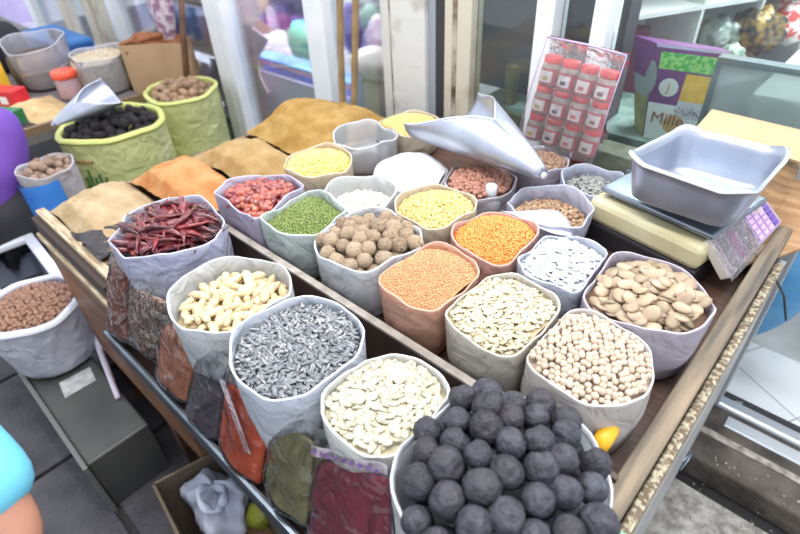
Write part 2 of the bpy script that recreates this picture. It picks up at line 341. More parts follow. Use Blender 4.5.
# ================================================================== SACKS
NB = []
def sack(cx, cy, zr, r, zb, label, col=(222, 222, 228), fill=.03, dome=.03, sides=0, seed=0, rb=.88, rim=.004, ins=None, name='sack', low=None, group=None, rimc=None, wob=.02, tilt=0, m=None, rimname='rim', content=None):
    """open woven bag; returns dome function giving the contents' surface"""
    rs = random.Random(seed*13+5); ph = [rs.uniform(0, 6.28) for _ in range(5)]; nb = list(NB); memo = {}
    def rad(a, z):
        k = (z-zb)/(zr-zb)
        q = 1+wob*math.sin(2*a+ph[0])+wob*.6*math.sin(3*a+ph[1])+.006*math.sin(9*a+ph[2])*k
        if sides:
            s = 2*math.pi/sides; aa = (a+ph[3]) % s - s/2
            q *= 1+(math.cos(s/2)/math.cos(aa)*1.04-1)*.85*min(1, .35+k)
        for an, dd in nb:
            c_ = math.cos(a-an)
            if c_ > .15: 
                lim = dd/c_/r
                if lim < q+.03: q = min(q, lim, (q+lim)/2-.015) if q > lim-.03 else q
        return q
    def zz(a, z): 
        k = max(0, (z-zb)/(zr-zb)); return z+k*(.006*math.sin(2*a+ph[4])+.004*math.sin(5*a+ph[1]))+k*tilt*math.cos(a-2.3)
    def wr(a, z): return 1-.012+.010*math.sin(7*a+23*z+ph[1])*(1 if z < zr-.03 else .3)+.007*math.sin(13*a-40*z+ph[2])+.004*math.sin(29*a+60*z+ph[3])*(1 if z < zr-.03 else .2)
    def fn(a, rr, z):
        q = rad(a, z)*wr(a, z); return (cx+rr*q*math.cos(a), cy+rr*q*math.sin(a), zz(a, z))
    hh = zr-zb; prof = [(0.001, zb), (r*rb*.9, zb), (r*rb, zb+.01)]
    for i in range(1, 10): 
        k = i/10; prof.append((r*(rb+(1-rb)*k+.035*math.sin(math.pi*k)), zb+hh*k))
    prof.append((r, zr-.006))
    prof += [(r, zr), (r-rim*.6, zr+.0012), (r-rim, zr-.001)]
    zf = zr-fill
    for k in (.25, .5, .75, 1): prof.append((r-rim-.001, zr-(fill+.012)*k))
    b = MB(); b.lathe(prof, 56, fn=fn)
    mm = m or mat('sack_%d_%d_%d' % col, col, **SACKW, c2=tuple(max(0, c-16) for c in col), ns=5)
    o = mk(name, b, mm, smooth=True, label=label, category='sack', group=group)
    # rolled rim as a part
    t = MB(); n = 56
    for k in range(n): pass
    pts = []
    def rf(a, rr, z):
        q = rad(a, zr)*wr(a, zr); R0 = r-rim*.4; return (cx+(R0*q+rr)*math.cos(a), cy+(R0*q+rr)*math.sin(a), zz(a, zr)+z)
    t.lathe([(rim*(.5 if rim < .01 else .85)*math.cos(th), rim*(.5 if rim < .01 else .85)*math.sin(th)) for th in [i*math.pi/4 for i in range(9)]], n, fn=rf)
    rc = rimc or tuple(min(255, c+12) for c in col)
    mk(rimname, t, mat('rim_%d_%d_%d' % rc, rc, .4, transl=.3), o, smooth=True)
    def surf(x, y):
        d = math.hypot(x-cx, y-cy)/r; a = math.atan2(y-cy, x-cx)
        return zf+dome*(1-min(d, 1)**2)+(tilt*d*math.cos(a-2.3))
    surf.c = (cx, cy); surf.r = lambda a: (r-rim-.002)*rad(a, zr-.01); surf.R = r
    surf.o = o
    return surf
def bed(name, S, m, label, category, drop=0., bumpy=.002, fs=160, seed=0, children=None):
    """the continuous surface of contents just under the loose pieces"""
    b = MB(); cx, cy = S.c
    def fn(a, k, _):
        R = S.r(a)*k; x, y = cx+R*math.cos(a), cy+R*math.sin(a)
        return (x, y, S(x, y)-drop+bumpy*noise3(x*fs, y*fs, 0, seed))
    b.lathe([(k/16, 0) for k in range(0, 17)], 64, fn=fn)
    return mk(name, b, m, smooth=True, label=label, category=category, kind='stuff')
# ---- grain shapes (unit-size templates as (verts, faces))
def ico(sub=1):
    import bmesh
    bm = bmesh.new(); bmesh.ops.create_icosphere(bm, subdivisions=sub, radius=1); v = np.array([list(x.co) for x in bm.verts]); f = [tuple(q.index for q in x.verts) for x in bm.faces]; bm.free(); return v, f
ICO1, ICO2, ICO3 = ico(1), ico(2), ico(3)
def shape_ell(sx, sy, sz, base=ICO1): return base[0]*np.array([sx, sy, sz]), base[1]
def shape_seed(L, Wd, T, n=9, peak=.65):
    """flat pointed seed along x with a raised rim"""
    v = []; f = []
    xs = np.linspace(-1, 1, n)
    for x in xs:
        w = (max(0, 1-abs(x)**2.2))**.62*(1-.28*x) if abs(x) < 1 else .03
        w = max(w, .05)
        for k in range(8):
            a = 2*math.pi*k/8; ry = w*Wd/2*math.cos(a); rz = T/2*math.sin(a)*(1-.5*abs(x)**3)*(1.0)
            if abs(math.cos(a)) > .6: rz = T/2*.45*math.sin(a)*1.2
            v.append((x*L/2, ry, rz))
    for i in range(n-1):
        for k in range(8): k2 = (k+1) % 8; f.append((i*8+k, i*8+k2, (i+1)*8+k2, (i+1)*8+k))
    f.append(tuple(range(7, -1, -1))); f.append(tuple(range((n-1)*8, n*8)))
    return np.array(v), f
def rotm(yaw, tilt, tdir, roll=0):
    Rz = Matrix.Rotation(yaw, 3, 'Z'); ax = Vector((math.cos(tdir), math.sin(tdir), 0)); return Matrix.Rotation(tilt, 3, ax)@Rz@Matrix.Rotation(roll, 3, 'X')
def spread(S, spacing, layers=1, jit=.35, edge=.9, zoff=0., dz=.004, seed=0):
    """hexagonal grid of spots with jitter over the sack's mouth -> list of (x,y,z)"""
    rs = random.Random(seed+99); out = []; cx, cy = S.c
    for l in range(layers):
        ox, oy = rs.uniform(0, spacing), rs.uniform(0, spacing); n = int(S.R*1.4/spacing)+2
        for i in range(-n, n+1):
            for j in range(-n, n+1):
                x = cx+(i+.5*(j & 1))*spacing+ox+rs.uniform(-jit, jit)*spacing; y = cy+j*spacing*.87+oy+rs.uniform(-jit, jit)*spacing
                d = math.hypot(x-cx, y-cy)
                if d < (S.r(math.atan2(y-cy, x-cx))-spacing*.35)*edge/.9*.93: out.append((x, y, S(x, y)+zoff+l*dz+rs.uniform(0, dz)))
    return out
def pour(S, tmpl, spots, name, m, label, category, group, stuffname, stufflabel, tilt=.35, cap=300, seed=0, smooth=True, scl=(.85, 1.15), allstuff=False, roll=0, parts=None):
    rs = random.Random(seed+5); V, F = tmpl
    spots = sorted(spots, key=lambda p: (Vector(p)-Vector((0, 0, H))).length)
    tr = [(p, rotm(rs.uniform(0, 6.28), abs(rs.gauss(0, tilt)), rs.uniform(0, 6.28), rs.uniform(-roll, roll)), rs.uniform(*scl)) for p in spots]
    ind = [] if allstuff else tr[:cap]; rest = tr if allstuff else tr[cap:]
    if ind:
        me = bpy.data.meshes.new(name); me.from_pydata([tuple(x) for x in V], [], F); me.update()
        me.polygons.foreach_set('use_smooth', [smooth]*len(me.polygons)); me.materials.append(m)
        for p, R, s in ind:
            o = bpy.data.objects.new(name, me); COL.objects.link(o); o.location = p
            o.rotation_mode = 'XYZ'; o.rotation_euler = R.to_euler(); o.scale = (s, s, s)
            o['label'] = label; o['category'] = category; o['group'] = group
    if rest:
        nv = len(V); A = np.concatenate([(V*s)@np.array(R).T+np.array(p) for p, R, s in rest])
        FF = [tuple(i+k*nv for i in q) for k in range(len(rest)) for q in F]
        c = Vector((*S.c, float(A[:, 2].min()))); A = A-np.array(c)
        me = bpy.data.meshes.new(stuffname); me.from_pydata(A.tolist(), [], FF); me.update()
        me.polygons.foreach_set('use_smooth', [smooth]*len(me.polygons)); me.materials.append(m)
        o = bpy.data.objects.new(stuffname, me); COL.objects.link(o); o.location = c
        o['label'] = stufflabel; o['category'] = category; o['kind'] = 'stuff'
# ---- row A : front shelf
pA = lambda u, v, z=1.0: tuple(P(u, v, z=z)[:2])
SK = {}
SPEC = []
def S_(key, u, v, z, r, zb, label, **k):
    x, y = pA(u, v, z); SPEC.append((key, x, y, z, r, zb, label, k))
S_('chilli', 169, 226, 1.0, .131, TA, 'lavender white bag holding the long dark red chillies', col=(205, 205, 226), fill=.028, dome=.036, sides=8, wob=.01)
S_('peanut', 231, 291, .99, .118, TA, 'grey white bag holding the peanuts in shell', col=(212, 214, 216), fill=.05, dome=.03)
S_('sunflower', 297, 342, 1.0, .119, TA, 'pale grey bag holding the grey striped sunflower seeds at the front', col=(214, 218, 228), fill=.025, dome=.022)
S_('pumpkin', 385, 399, 1.0, .097, TA, 'white bag of cream pumpkin seeds beside the black limes', col=(226, 226, 222), fill=.014, dome=.018, rb=.95)
S_('lime', 500, 474, 1.02, .137, TA, 'grey white bag overfull of black dried limes', col=(206, 208, 214), fill=-.004, dome=.045)
# ---- row B
S_('pod', 257, 195, 1.0, .117, TB_, 'lavender bag holding the small round red chillies', col=(206, 198, 218), fill=.03, dome=.03, sides=9, wob=.01)
S_('mung', 303, 211, 1.0, .104, TB_, 'pale green white bag holding the green mung beans', col=(206, 216, 212), fill=.02, dome=.012)
S_('walnut', 369, 239, 1.0, .119, TB_, 'white bag holding the walnuts in shell', col=(222, 224, 228), fill=.014, dome=.032)
S_('bulgur', 429, 275, 1.0, .102, TB_, 'pinkish bag holding fine orange beige grain', col=(226, 180, 158), fill=.008, dome=.018)
S_('pump2', 503, 311, 1.0, .105, TB_, 'translucent white bag of ivory melon seeds behind the chickpeas', col=(218, 212, 200), fill=.012, dome=.02)
S_('chick', 588, 355, 1.0, .103, TB_, 'white bag of chickpeas at the table corner', col=(216, 210, 206), fill=.008, dome=.022, rb=.95)
# ---- row C
S_('split', 318, 161, 1.0, .096, TB_, 'beige bag holding yellow split peas beside the red chillies', col=(216, 200, 176), fill=.012, dome=.02)
S_('corn', 436, 205, 1.0, .097, TB_, 'white bag holding yellow split lentils behind the walnuts', col=(218, 206, 186), fill=.016, dome=.018)
S_('lentil', 496, 235, 1.0, .096, TB_, 'pink bag holding bright orange split lentils', col=(222, 178, 168), fill=.010, dome=.016)
S_('white', 563, 261, 1.0, .095, TB_, 'lavender white bag holding bright white pumpkin seeds', col=(206, 210, 224), fill=.014, dome=.016, sides=7, wob=.01)
S_('fava', 645, 292, 1.0, .115, TB_, 'lavender grey bag holding flat brown broad beans below the scale', col=(200, 192, 204), fill=.02, dome=.03)
# ---- row D / E
S_('clearbag', 360, 192, .99, .095, TB_, 'nearly empty clear white bag beside the walnuts', m=film('milky_bag', (250, 250, 250), .45, .25, bump=.5, milk=(225, 225, 228)), col=(226, 226, 228), fill=.05, dome=.02)
S_('pinto', 479, 181, .96, .096, TB_, 'grey bag holding red brown beans under the metal scoop', col=(196, 190, 196), fill=.012, dome=.03)
S_('mix', 550, 205, .97, .101, TB_, 'pale lavender bag with a folded front flap holding mixed nuts', col=(212, 212, 228), fill=.045, dome=.02, sides=8, wob=.01)
S_('tub', 366, 134, .96, .105, TB_, 'empty looking translucent tub behind the clear bag', name='plastic_tub', m=film('milky_tub', (248, 250, 252), .5, .2, milk=(226, 228, 232)), col=(228, 230, 234), fill=.05, dome=.0, sides=9, wob=.01)
S_('ytop', 409, 124, .95, .102, TB_, 'cream bag of yellow grain nearest the white post', col=(220, 208, 188), fill=.008, dome=.02)
S_('blent', 540, 160, .96, .082, TB_, 'small grey bag of brown lentils in front of the jar pack', col=(196, 190, 200), fill=.012, dome=.014)
S_('striped', 594, 179, .97, .083, TB_, 'lavender white bag of striped seeds behind the scale', col=(206, 208, 226), fill=.035, dome=.012, sides=8, wob=.01)

x, y = pA(410, 168, .97)
SPEC.append(('powder', x, y, .955, .108, TB_, 'wide white bag overfilled with white powder left of the scoop', dict(col=(228, 228, 232), fill=.006, dome=.055)))
for n_, sp_ in enumerate(SPEC):
    key, x, y, z, r, zb, label, k = sp_; NB.clear()
    for q in SPEC:
        if q is sp_: continue
        D = math.hypot(q[1]-x, q[2]-y)
        if D < r+q[4]+.03: NB.append((math.atan2(q[2]-y, q[1]-x), D/2+(r*r-q[4]**2)/(2*D)-.0035))
    if zb == TA: NB.append((math.pi/2, .488-y))
    else: NB.append((-math.pi/2, y-.515))
    if x > -.3: NB.append((0, -.075-x if key != 'lime' else .2))
    SK[key] = sack(x, y, z, r, zb, label, seed=n_+1, **k)
# ---- round things settled by dropping
def settle(S, rmin, rmax, layers, seed=0, over=0., edge=1.0, inset=.85, tries=36, fmax=25):
    rs = random.Random(seed+3); cx, cy = S.c; out = []
    rm = (rmin+rmax)/2; n = int(layers*1.1*(S.R/rm)**2)
    floor = lambda x, y: S(x, y)-rm*1.75*layers*.75
    fails = 0
    while len(out) < n and fails < fmax:
        r = rs.uniform(rmin, rmax); best = None
        for _ in range(tries):
            a = rs.uniform(0, 6.2832); R = (S.r(a)-r*inset)*math.sqrt(rs.random())*edge; x, y = cx+R*math.cos(a), cy+R*math.sin(a)
            z = floor(x, y)+r
            for (q, w, e, t) in out:
                d2 = (x-q)**2+(y-w)**2; s = (r+t)*.965
                if d2 < s*s: z = max(z, e+math.sqrt(s*s-d2))
            sc = z-S(x, y)
            if best is None or sc < best[0]: best = (sc, x, y, z)
        if best[0] > over: fails += 1; continue
        out.append((best[1], best[2], best[3], r))
    return out
def multi(base_list, name, spots, m_list, label, category, group, seed=0, ref=1.0, full=True):
    rs = random.Random(seed)
    mes = []
    for V, F in base_list:
        me = bpy.data.meshes.new(name); me.from_pydata([tuple(x) for x in V], [], F); me.update(); me.polygons.foreach_set('use_smooth', [True]*len(F))
        me.materials.append(m_list); mes.append(me)
    for x, y, z, r in spots:
        o = bpy.data.objects.new(name, rs.choice(mes)); COL.objects.link(o); o.location = (x, y, z)
        o.rotation_euler = (rs.uniform(-1.1, 1.1), rs.uniform(-1.1, 1.1), rs.uniform(0, 6.28)) if full else (rs.gauss(0, .4), rs.gauss(0, .4), rs.uniform(0, 6.28))
        k = r/ref; o.scale = (k, k, k); o['label'] = label; o['category'] = category; o['group'] = group
def lime_shape(s):
    V = ICO3[0].copy(); rs = random.Random(s); ph = [rs.uniform(0, 6) for _ in range(6)]
    out = []
    for x, y, z in V:
        a = math.atan2(y, x); rr = 1+.035*math.sin(2*a+ph[0])+.03*math.sin(3*z+ph[1])+.02*math.sin(3*a+ph[2]+2*z)
        dd = math.hypot(x, y)
        if z > 0: rr -= .26*math.exp(-(dd/.26)**2)-.05*math.exp(-((dd-.42)/.12)**2)
        else: rr += .10*math.exp(-(dd/.2)**2)
        if s % 3 == 0: rr -= .16*math.exp(-(((x-.7)**2+(y-.2)**2+(z-.5)**2)/.10))
        out.append((x*rr, y*rr, z*rr*.93))
    return np.array(out), ICO3[1]
M_lime = mat('dried_lime_skin', (73, 74, 83), .55, (47, 47, 55), 1.8, bump=.25, bs=2.5, bd=.09, rand=.3, c3=(54, 50, 56), spec=.35)
def packed(S, sp, rmin, rmax, seed, edge=1.0, jit=.13):
    rs = random.Random(seed); out = []
    for l, zo in ((0, -.35), (1, -1.9)):
        for x, y, z in spread(S, sp, 1, jit=jit, dz=.0001, seed=seed+l, edge=edge if l == 0 else .98):
            r = rs.uniform(rmin, rmax)
            if math.hypot(x-S.c[0], y-S.c[1]) > S.r(math.atan2(y-S.c[1], x-S.c[0]))-(.15 if l == 0 else .75)*r: continue
            out.append((x, y, z+zo*r+rs.uniform(-.2, .25)*r, r))
    return out
lsp = packed(SK['lime'], .0405, .0185, .0245, 4, edge=1.14)
multi([lime_shape(i) for i in range(5)], 'black_lime', lsp, M_lime, 'round matte black dried lime in the heaped bag at the bottom of the table', 'dried lime', 'black dried limes heaped in the front bag', 2)
def walnut_shape(s):
    V = ICO3[0]; out = []; rs = random.Random(s); p = [rs.uniform(0, 6) for _ in range(4)]
    for x, y, z in V:
        rr = 1+.03*math.sin(9*x+p[0]+4*z)*math.sin(8*y+p[1])+.02*math.sin(13*z+7*y+p[2])
        rr += .07*math.exp(-(y/.09)**2)-.03*math.exp(-((abs(y)-.2)/.08)**2)
        out.append((x*rr*1.1, y*rr*.94, z*rr*.97))
    return np.array(out), ICO3[1]
M_wal = mat('walnut_shell', (222, 196, 168), .6, (172, 140, 112), 2.5, bump=.7, bs=5, bd=.17, dist=1, rand=.15, c3=(222, 196, 166))
multi([walnut_shape(i) for i in range(4)], 'walnut', packed(SK['walnut'], .034, .0165, .0195, 5), M_wal, 'whole walnut in shell heaped in the white bag beside the mung beans', 'walnut', 'walnuts heaped in their bag', 3)
# peanuts
def peanut_shape(s):
    V = []; F = []; n = 14; k = 12; rs = random.Random(s); L = .047*rs.uniform(.85, 1.08); bend = rs.uniform(-.004, .004)
    for i in range(n+1):
        t = i/n; x = (t-.5)*L; w = (math.sin(math.pi*min(max(t, .015), .985)))**.45*(1-.20*math.exp(-((t-.5)/.14)**2))*.0098*(1.05-.12*t)
        for j in range(k):
            a = 2*math.pi*j/k; w2 = w*(1+.05*math.sin(4*a)*math.sin(t*24)); V.append((x, w2*math.cos(a)+bend*math.sin(math.pi*t), w2*math.sin(a)))
    for i in range(n):
        for j in range(k): j2 = (j+1) % k; F.append((i*k+j, i*k+j2, (i+1)*k+j2, (i+1)*k+j))
    F.append(tuple(range(k-1, -1, -1))); F.append(tuple(range(n*k, (n+1)*k)))
    return np.array(V), F
M_pea = mat('peanut_shell', (226, 208, 172), .7, (200, 176, 136), 60, bump=.5, bs=160, rand=.12, c3=(214, 192, 150))
def heap_ind(key, shapes, spacing, layers, dz, name, m, label, cat, group, seed, tilt=.3, zoff=0., jit=.3, cap=300, stuff=None, roll=0):
    S = SK[key]; rs = random.Random(seed)
    sp = spread(S, spacing, layers, jit=jit, zoff=zoff, dz=dz, seed=seed)
    sp.sort(key=lambda p: (Vector(p)-Vector((0, 0, H))).length)
    mes = []
    for V, F in shapes:
        me = bpy.data.meshes.new(name); me.from_pydata([tuple(x) for x in V], [], F); me.update(); me.polygons.foreach_set('use_smooth', [True]*len(F)); me.materials.append(m); mes.append(me)
    for i, p in enumerate(sp[:cap]):
        o = bpy.data.objects.new(name, rs.choice(mes)); COL.objects.link(o); o.location = p
        o.rotation_euler = rotm(rs.uniform(0, 6.28), abs(rs.gauss(0, tilt)), rs.uniform(0, 6.28), rs.uniform(-roll, roll)).to_euler()
        s = rs.uniform(.85, 1.12); o.scale = (s, s, s); o['label'] = label; o['category'] = cat; o['group'] = group
heap_ind('peanut', [peanut_shape(i) for i in range(5)], .026, 2, .009, 'peanut', M_pea, 'whole pale peanut in its shell lying in the grey white bag', 'peanut', 'peanuts in shell in their bag', 8, tilt=.2, zoff=-.006, roll=3)
bed('peanut_layer', SK['peanut'], M_pea, 'lower layer of peanuts below the loose ones', 'peanut', drop=.008, bumpy=.004, fs=200)
# long chillies
def chilli_shape(s):
    rs = random.Random(s+40); n = 12; k = 8; V = []; F = []; L = .095*rs.uniform(.8, 1.1); c = rs.uniform(-.018, .018); p = rs.uniform(0, 6)
    for i in range(n+1):
        t = i/n; x = (t-.45)*L; w = .0098*(math.sin(math.pi*min(1, .1+.9*t)**.6) if t > .02 else .25); w = max(w, .0011)
        cy = c*math.sin(math.pi*t); cz = .006*math.sin(2.5*t+p)
        for j in range(k):
            a = 2*math.pi*j/k; q = w*(1+.25*math.sin(3*a+9*t+p)); V.append((x, cy+q*math.cos(a), cz+q*.62*math.sin(a)))
    for i in range(n):
        for j in range(k): j2 = (j+1) % k; F.append((i*k+j, i*k+j2, (i+1)*k+j2, (i+1)*k+j))
    F.append(tuple(range(k-1, -1, -1))); F.append(tuple(range(n*k, (n+1)*k)))
    return np.array(V), F
M_chi = mat('dry_chilli_skin', (104, 44, 54), .3, (74, 26, 38), 30, bump=.6, bs=70, rand=.45, c3=(140, 44, 44), coat=.5)
M_stem = mat('chilli_stem', (150, 120, 84), .7)
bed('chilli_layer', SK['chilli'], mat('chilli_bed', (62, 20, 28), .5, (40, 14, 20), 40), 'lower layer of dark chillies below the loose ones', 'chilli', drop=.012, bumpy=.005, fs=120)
def chillies():
    S = SK['chilli']; rs = random.Random(3); cx, cy = S.c
    sp = []
    for l in range(3):
        sp += spread(S, .030, 1, jit=.45, edge=.84, zoff=-.006+l*.007, dz=.005, seed=50+l)
    protos = []
    for i in range(5):
        V, F = chilli_shape(i); mb = MB(); mb.v = [tuple(v) for v in V]; mb.f = F
        me = bpy.data.meshes.new('long_chilli'); me.from_pydata(mb.v, [], mb.f); me.update(); me.polygons.foreach_set('use_smooth', [True]*len(F)); me.materials.append(M_chi)
        st = MB(); x0 = V[:8, 0].mean(); y0 = V[:8, 1].mean(); z0 = V[:8, 2].mean(); st.tube([(x0+.002, y0, z0), (x0-.006, y0+.001, z0+.001), (x0-.014, y0+.003, z0+.003)], [.0014, .0011, .0012], 6)
        ms = bpy.data.meshes.new('stem'); ms.from_pydata(st.v, [], st.f); ms.update(); ms.materials.append(M_stem); protos.append((me, ms))
    for p in sp[:130]:
        me, ms = rs.choice(protos); o = bpy.data.objects.new('long_chilli', me); COL.objects.link(o)
        d = Vector((cx-p[0], cy-p[1], 0))*.06; o.location = (p[0]+d.x, p[1]+d.y, p[2])
        o.rotation_euler = rotm(rs.gauss(.2, .75), abs(rs.gauss(0, .25)), rs.uniform(0, 6.28), rs.uniform(-1, 1)).to_euler()
        o['label'] = 'long shiny dark red dried chilli in the octagonal lavender bag'; o['category'] = 'chilli'; o['group'] = 'long dried chillies heaped in their bag'
        s = bpy.data.objects.new('stem', ms); COL.objects.link(s); s.parent = o
chillies()
# small red chillies
def pod_shape(s):
    rs = random.Random(s+3); p = rs.uniform(0, 6); V = []
    for x, y, z in ICO2[0]:
        rr = 1+.10*math.sin(3*math.atan2(y, x)+p)+.06*math.sin(5*z+p); V.append((x*rr*.0125*(1-.25*x), y*rr*.0095, z*rr*.009))
    return np.array(V), ICO2[1]
M_pod = mat('small_chilli_skin', (146, 48, 54), .3, (104, 32, 40), 60, rand=.4, c3=(200, 110, 84), coat=.5)
heap_ind('pod', [pod_shape(i) for i in range(4)], .0175, 2, .006, 'small_chilli', M_pod, 'small glossy round red chilli in the lavender bag', 'chilli', 'small round red chillies heaped in their bag', 12, tilt=.5, zoff=-.003)
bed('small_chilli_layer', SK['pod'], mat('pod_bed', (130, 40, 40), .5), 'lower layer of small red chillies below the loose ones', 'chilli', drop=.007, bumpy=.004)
# broad beans
def fava_shape(s):
    rs = random.Random(s+8); V = []
    w = rs.uniform(.85, 1.1)
    for x, y, z in ICO2[0]: V.append((x*.0185*w, y*.0140*(1-.12*x), z*.0052*(1-.3*(x*x+y*y)*.5)+.0012*math.cos(2.2*x+s)))
    return np.array(V), ICO2[1]
M_fav = mat('broad_bean_skin', (186, 162, 138), .5, (160, 136, 112), 40, rand=.3, c3=(156, 140, 112), bump=.15, bs=120)
heap_ind('fava', [fava_shape(i) for i in range(4)], .0235, 3, .0062, 'broad_bean', M_fav, 'flat light brown broad bean in the bag below the scale', 'bean', 'flat brown broad beans heaped in their bag', 21, tilt=.42, zoff=-.006, jit=.4)
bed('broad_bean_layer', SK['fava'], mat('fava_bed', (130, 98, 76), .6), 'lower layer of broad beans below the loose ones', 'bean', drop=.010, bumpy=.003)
# chickpeas
def chick_shape(s):
    V = []
    for x, y, z in ICO2[0]:
        rr = 1+.10*math.exp(-((x-1)**2+y*y+z*z)/.12)-.06*math.exp(-(y/.18)**2)*(1 if x > 0 else 0); V.append((x*rr*.0060, y*rr*.0056, z*rr*.0055))
    return np.array(V), ICO2[1]
M_chk = mat('chickpea_skin', (212, 196, 178), .55, (192, 172, 152), 90, rand=.16, c3=(194, 172, 150), bump=.2, bs=200)
CH = SK['chick']
sp = spread(CH, .0106, 1, jit=.2, zoff=.002, dz=.0035, seed=31, edge=.98)
pour(CH, chick_shape(0), sp, 'chickpea', M_chk, 'small round beige chickpea in the bag at the table corner', 'chickpea', 'chickpeas heaped in the corner bag', 'chickpea_rest', 'far edge of the chickpea heap', tilt=1, seed=3, roll=3)
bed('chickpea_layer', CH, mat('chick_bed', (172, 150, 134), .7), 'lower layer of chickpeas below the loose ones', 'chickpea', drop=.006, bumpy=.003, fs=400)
# seeds
def seeds(key, L, Wd, T, sp, lay, dz, name, m, label, cat, group, rest, bedc, seed, tilt=.3, edge=.92, smooth=True, cap=300, zoff=0, allstuff=False):
    S = SK[key]
    s = spread(S, sp, lay, jit=.45, dz=dz, seed=seed, edge=edge, zoff=zoff-dz*.6)
    pour(S, shape_seed(L, Wd, T), s, name, m, label, cat, group, name+'_heap', rest, tilt=tilt, seed=seed, roll=.3, cap=cap, allstuff=allstuff)
    bed(name+'_layer', S, mat(name+'_bed', bedc, .8), 'dense lower layer under '+rest, cat, drop=dz*.9, bumpy=.0015, fs=300)
M_pumpk = mat('pumpkin_seed_husk', (200, 195, 178), .5, (180, 172, 150), 90, rand=.25, c3=(190, 180, 152))
seeds('pumpkin', .0225, .0125, .0035, .0125, 3, .0022, 'pumpkin_seed', M_pumpk, 'flat cream pumpkin seed in the bag beside the black limes', 'seed', 'cream pumpkin seeds in the front bag', 'the heap of cream pumpkin seeds beside the black limes', (190, 180, 150), 1)
M_melon = mat('melon_seed_husk', (220, 211, 190), .5, (198, 186, 158), 90, rand=.2, c3=(202, 186, 146))
seeds('pump2', .0185, .0085, .0030, .0115, 3, .002, 'melon_seed', M_melon, 'flat ivory melon seed in the translucent bag behind the chickpeas', 'seed', 'ivory melon seeds in the second row', 'the heap of ivory melon seeds behind the chickpeas', (168, 152, 120), 2, tilt=.4)
M_wseed = mat('white_seed_husk', (226, 229, 233), .45, (208, 212, 218), 90, rand=.2, c3=(206, 209, 214))
seeds('white', .0205, .0115, .0035, .0125, 3, .0022, 'white_seed', M_wseed, 'flat bright white seed in the bag beside the orange lentils', 'seed', 'bright white seeds in the third row', 'the heap of bright white seeds beside the orange lentils', (176, 178, 184), 3)
M_sunf = mat('sunflower_husk', (84, 87, 92), .6, (166, 168, 172), 260, rand=.2, c3=(118, 120, 126), stretch=(.15, 1, 1), fac=(.46, .56))
seeds('sunflower', .0235, .0072, .0042, .0108, 3, .0030, 'sunflower_seed', M_sunf, 'thin grey and white striped sunflower seed in the front row', 'seed', 'striped sunflower seeds in the front row', 'the heap of grey striped sunflower seeds in the front row', (72, 72, 76), 4, tilt=.35)
seeds('striped', .021, .0068, .0042, .0108, 2, .003, 'striped_seed', mat('striped_husk', (96, 96, 96), .45, (206, 206, 198), 220, rand=.2, c3=(150, 150, 146), stretch=(.2, 1, 1), fac=(.46, .56)), 'thin dark and white striped seed in the bag behind the scale', 'seed', 'striped seeds in the bag behind the scale', 'the heap of striped seeds behind the scale', (66, 66, 64), 5, tilt=.35)
# fine grains: uncountable
def grains(key, tm, spc, lay, dz, name, m, label, bedc, seed, tilt=1.0, edge=.93, jit=.4, cat='grain'):
    S = SK[key]; s = spread(S, spc, lay, jit=jit, dz=dz, seed=seed, edge=edge, zoff=-dz*.5)
    pour(S, tm, s, name, m, '', cat, '', name, label, tilt=tilt, seed=seed, allstuff=True, roll=1)
    bed(name+'_layer', S, mat(name+'_bed', bedc, .85), 'fine lower layer under '+label, cat, drop=dz*.7, bumpy=.0012, fs=500)
gm = lambda n, c, c3, rd=.12: mat(n, c, .5, rand=rd, c3=c3)
grains('mung', shape_ell(.0029, .0024, .0024), .0052, 1, .002, 'mung_beans', gm('mung_skin', (138, 152, 86), (112, 132, 66)), 'small green mung beans filling the bag beside the walnuts', (82, 96, 46), 1, cat='bean')
grains('bulgur', shape_ell(.0024, .0017, .0015), .0040, 1, .002, 'red_wheat', gm('bulgur_grain', (226, 176, 130), (206, 148, 104)), 'fine orange beige grain filling the pinkish bag', (190, 134, 92), 2)
grains('lentil', shape_ell(.0033, .0033, .0016), .0053, 2, .0016, 'orange_lentils', gm('lentil_grain', (244, 158, 84), (236, 140, 66)), 'bright orange split lentils filling the pink bag', (214, 118, 50), 3, tilt=.5, cat='lentil')
grains('corn', shape_ell(.0050, .0042, .0026), .0082, 2, .002, 'yellow_lentils', gm('corn_grain', (238, 212, 142), (226, 192, 112), .14), 'yellow split lentils filling the white bag behind the walnuts', (196, 160, 90), 4, tilt=.6, cat='lentil')
grains('split', shape_ell(.0045, .0045, .0026), .0078, 2, .002, 'split_peas', gm('split_grain', (244, 218, 138), (236, 204, 112), .12), 'yellow split peas filling the beige bag beside the red chillies', (206, 176, 96), 5, tilt=.6, cat='pea')
grains('ytop', shape_ell(.0045, .0036, .0026), .0076, 2, .002, 'yellow_grain', gm('ytop_grain', (242, 218, 144), (236, 206, 120), .10), 'yellow grain filling the bag nearest the white post', (206, 178, 104), 6, tilt=.6)
grains('blent', shape_ell(.0044, .0044, .0028), .0078, 2, .002, 'brown_lentils', gm('blent_grain', (176, 144, 122), (132, 98, 80), .22), 'brown lentils filling the small grey bag before the jar pack', (112, 84, 70), 7, tilt=.5, cat='lentil')
grains('clearbag', shape_seed(.016, .009, .003), .0125, 2, .002, 'white_flakes', gm('flake_grain', (238, 240, 226), (220, 224, 206), .1), 'few white flakes at the bottom of the clear bag', (210, 208, 196), 8, tilt=.4, cat='flakes')
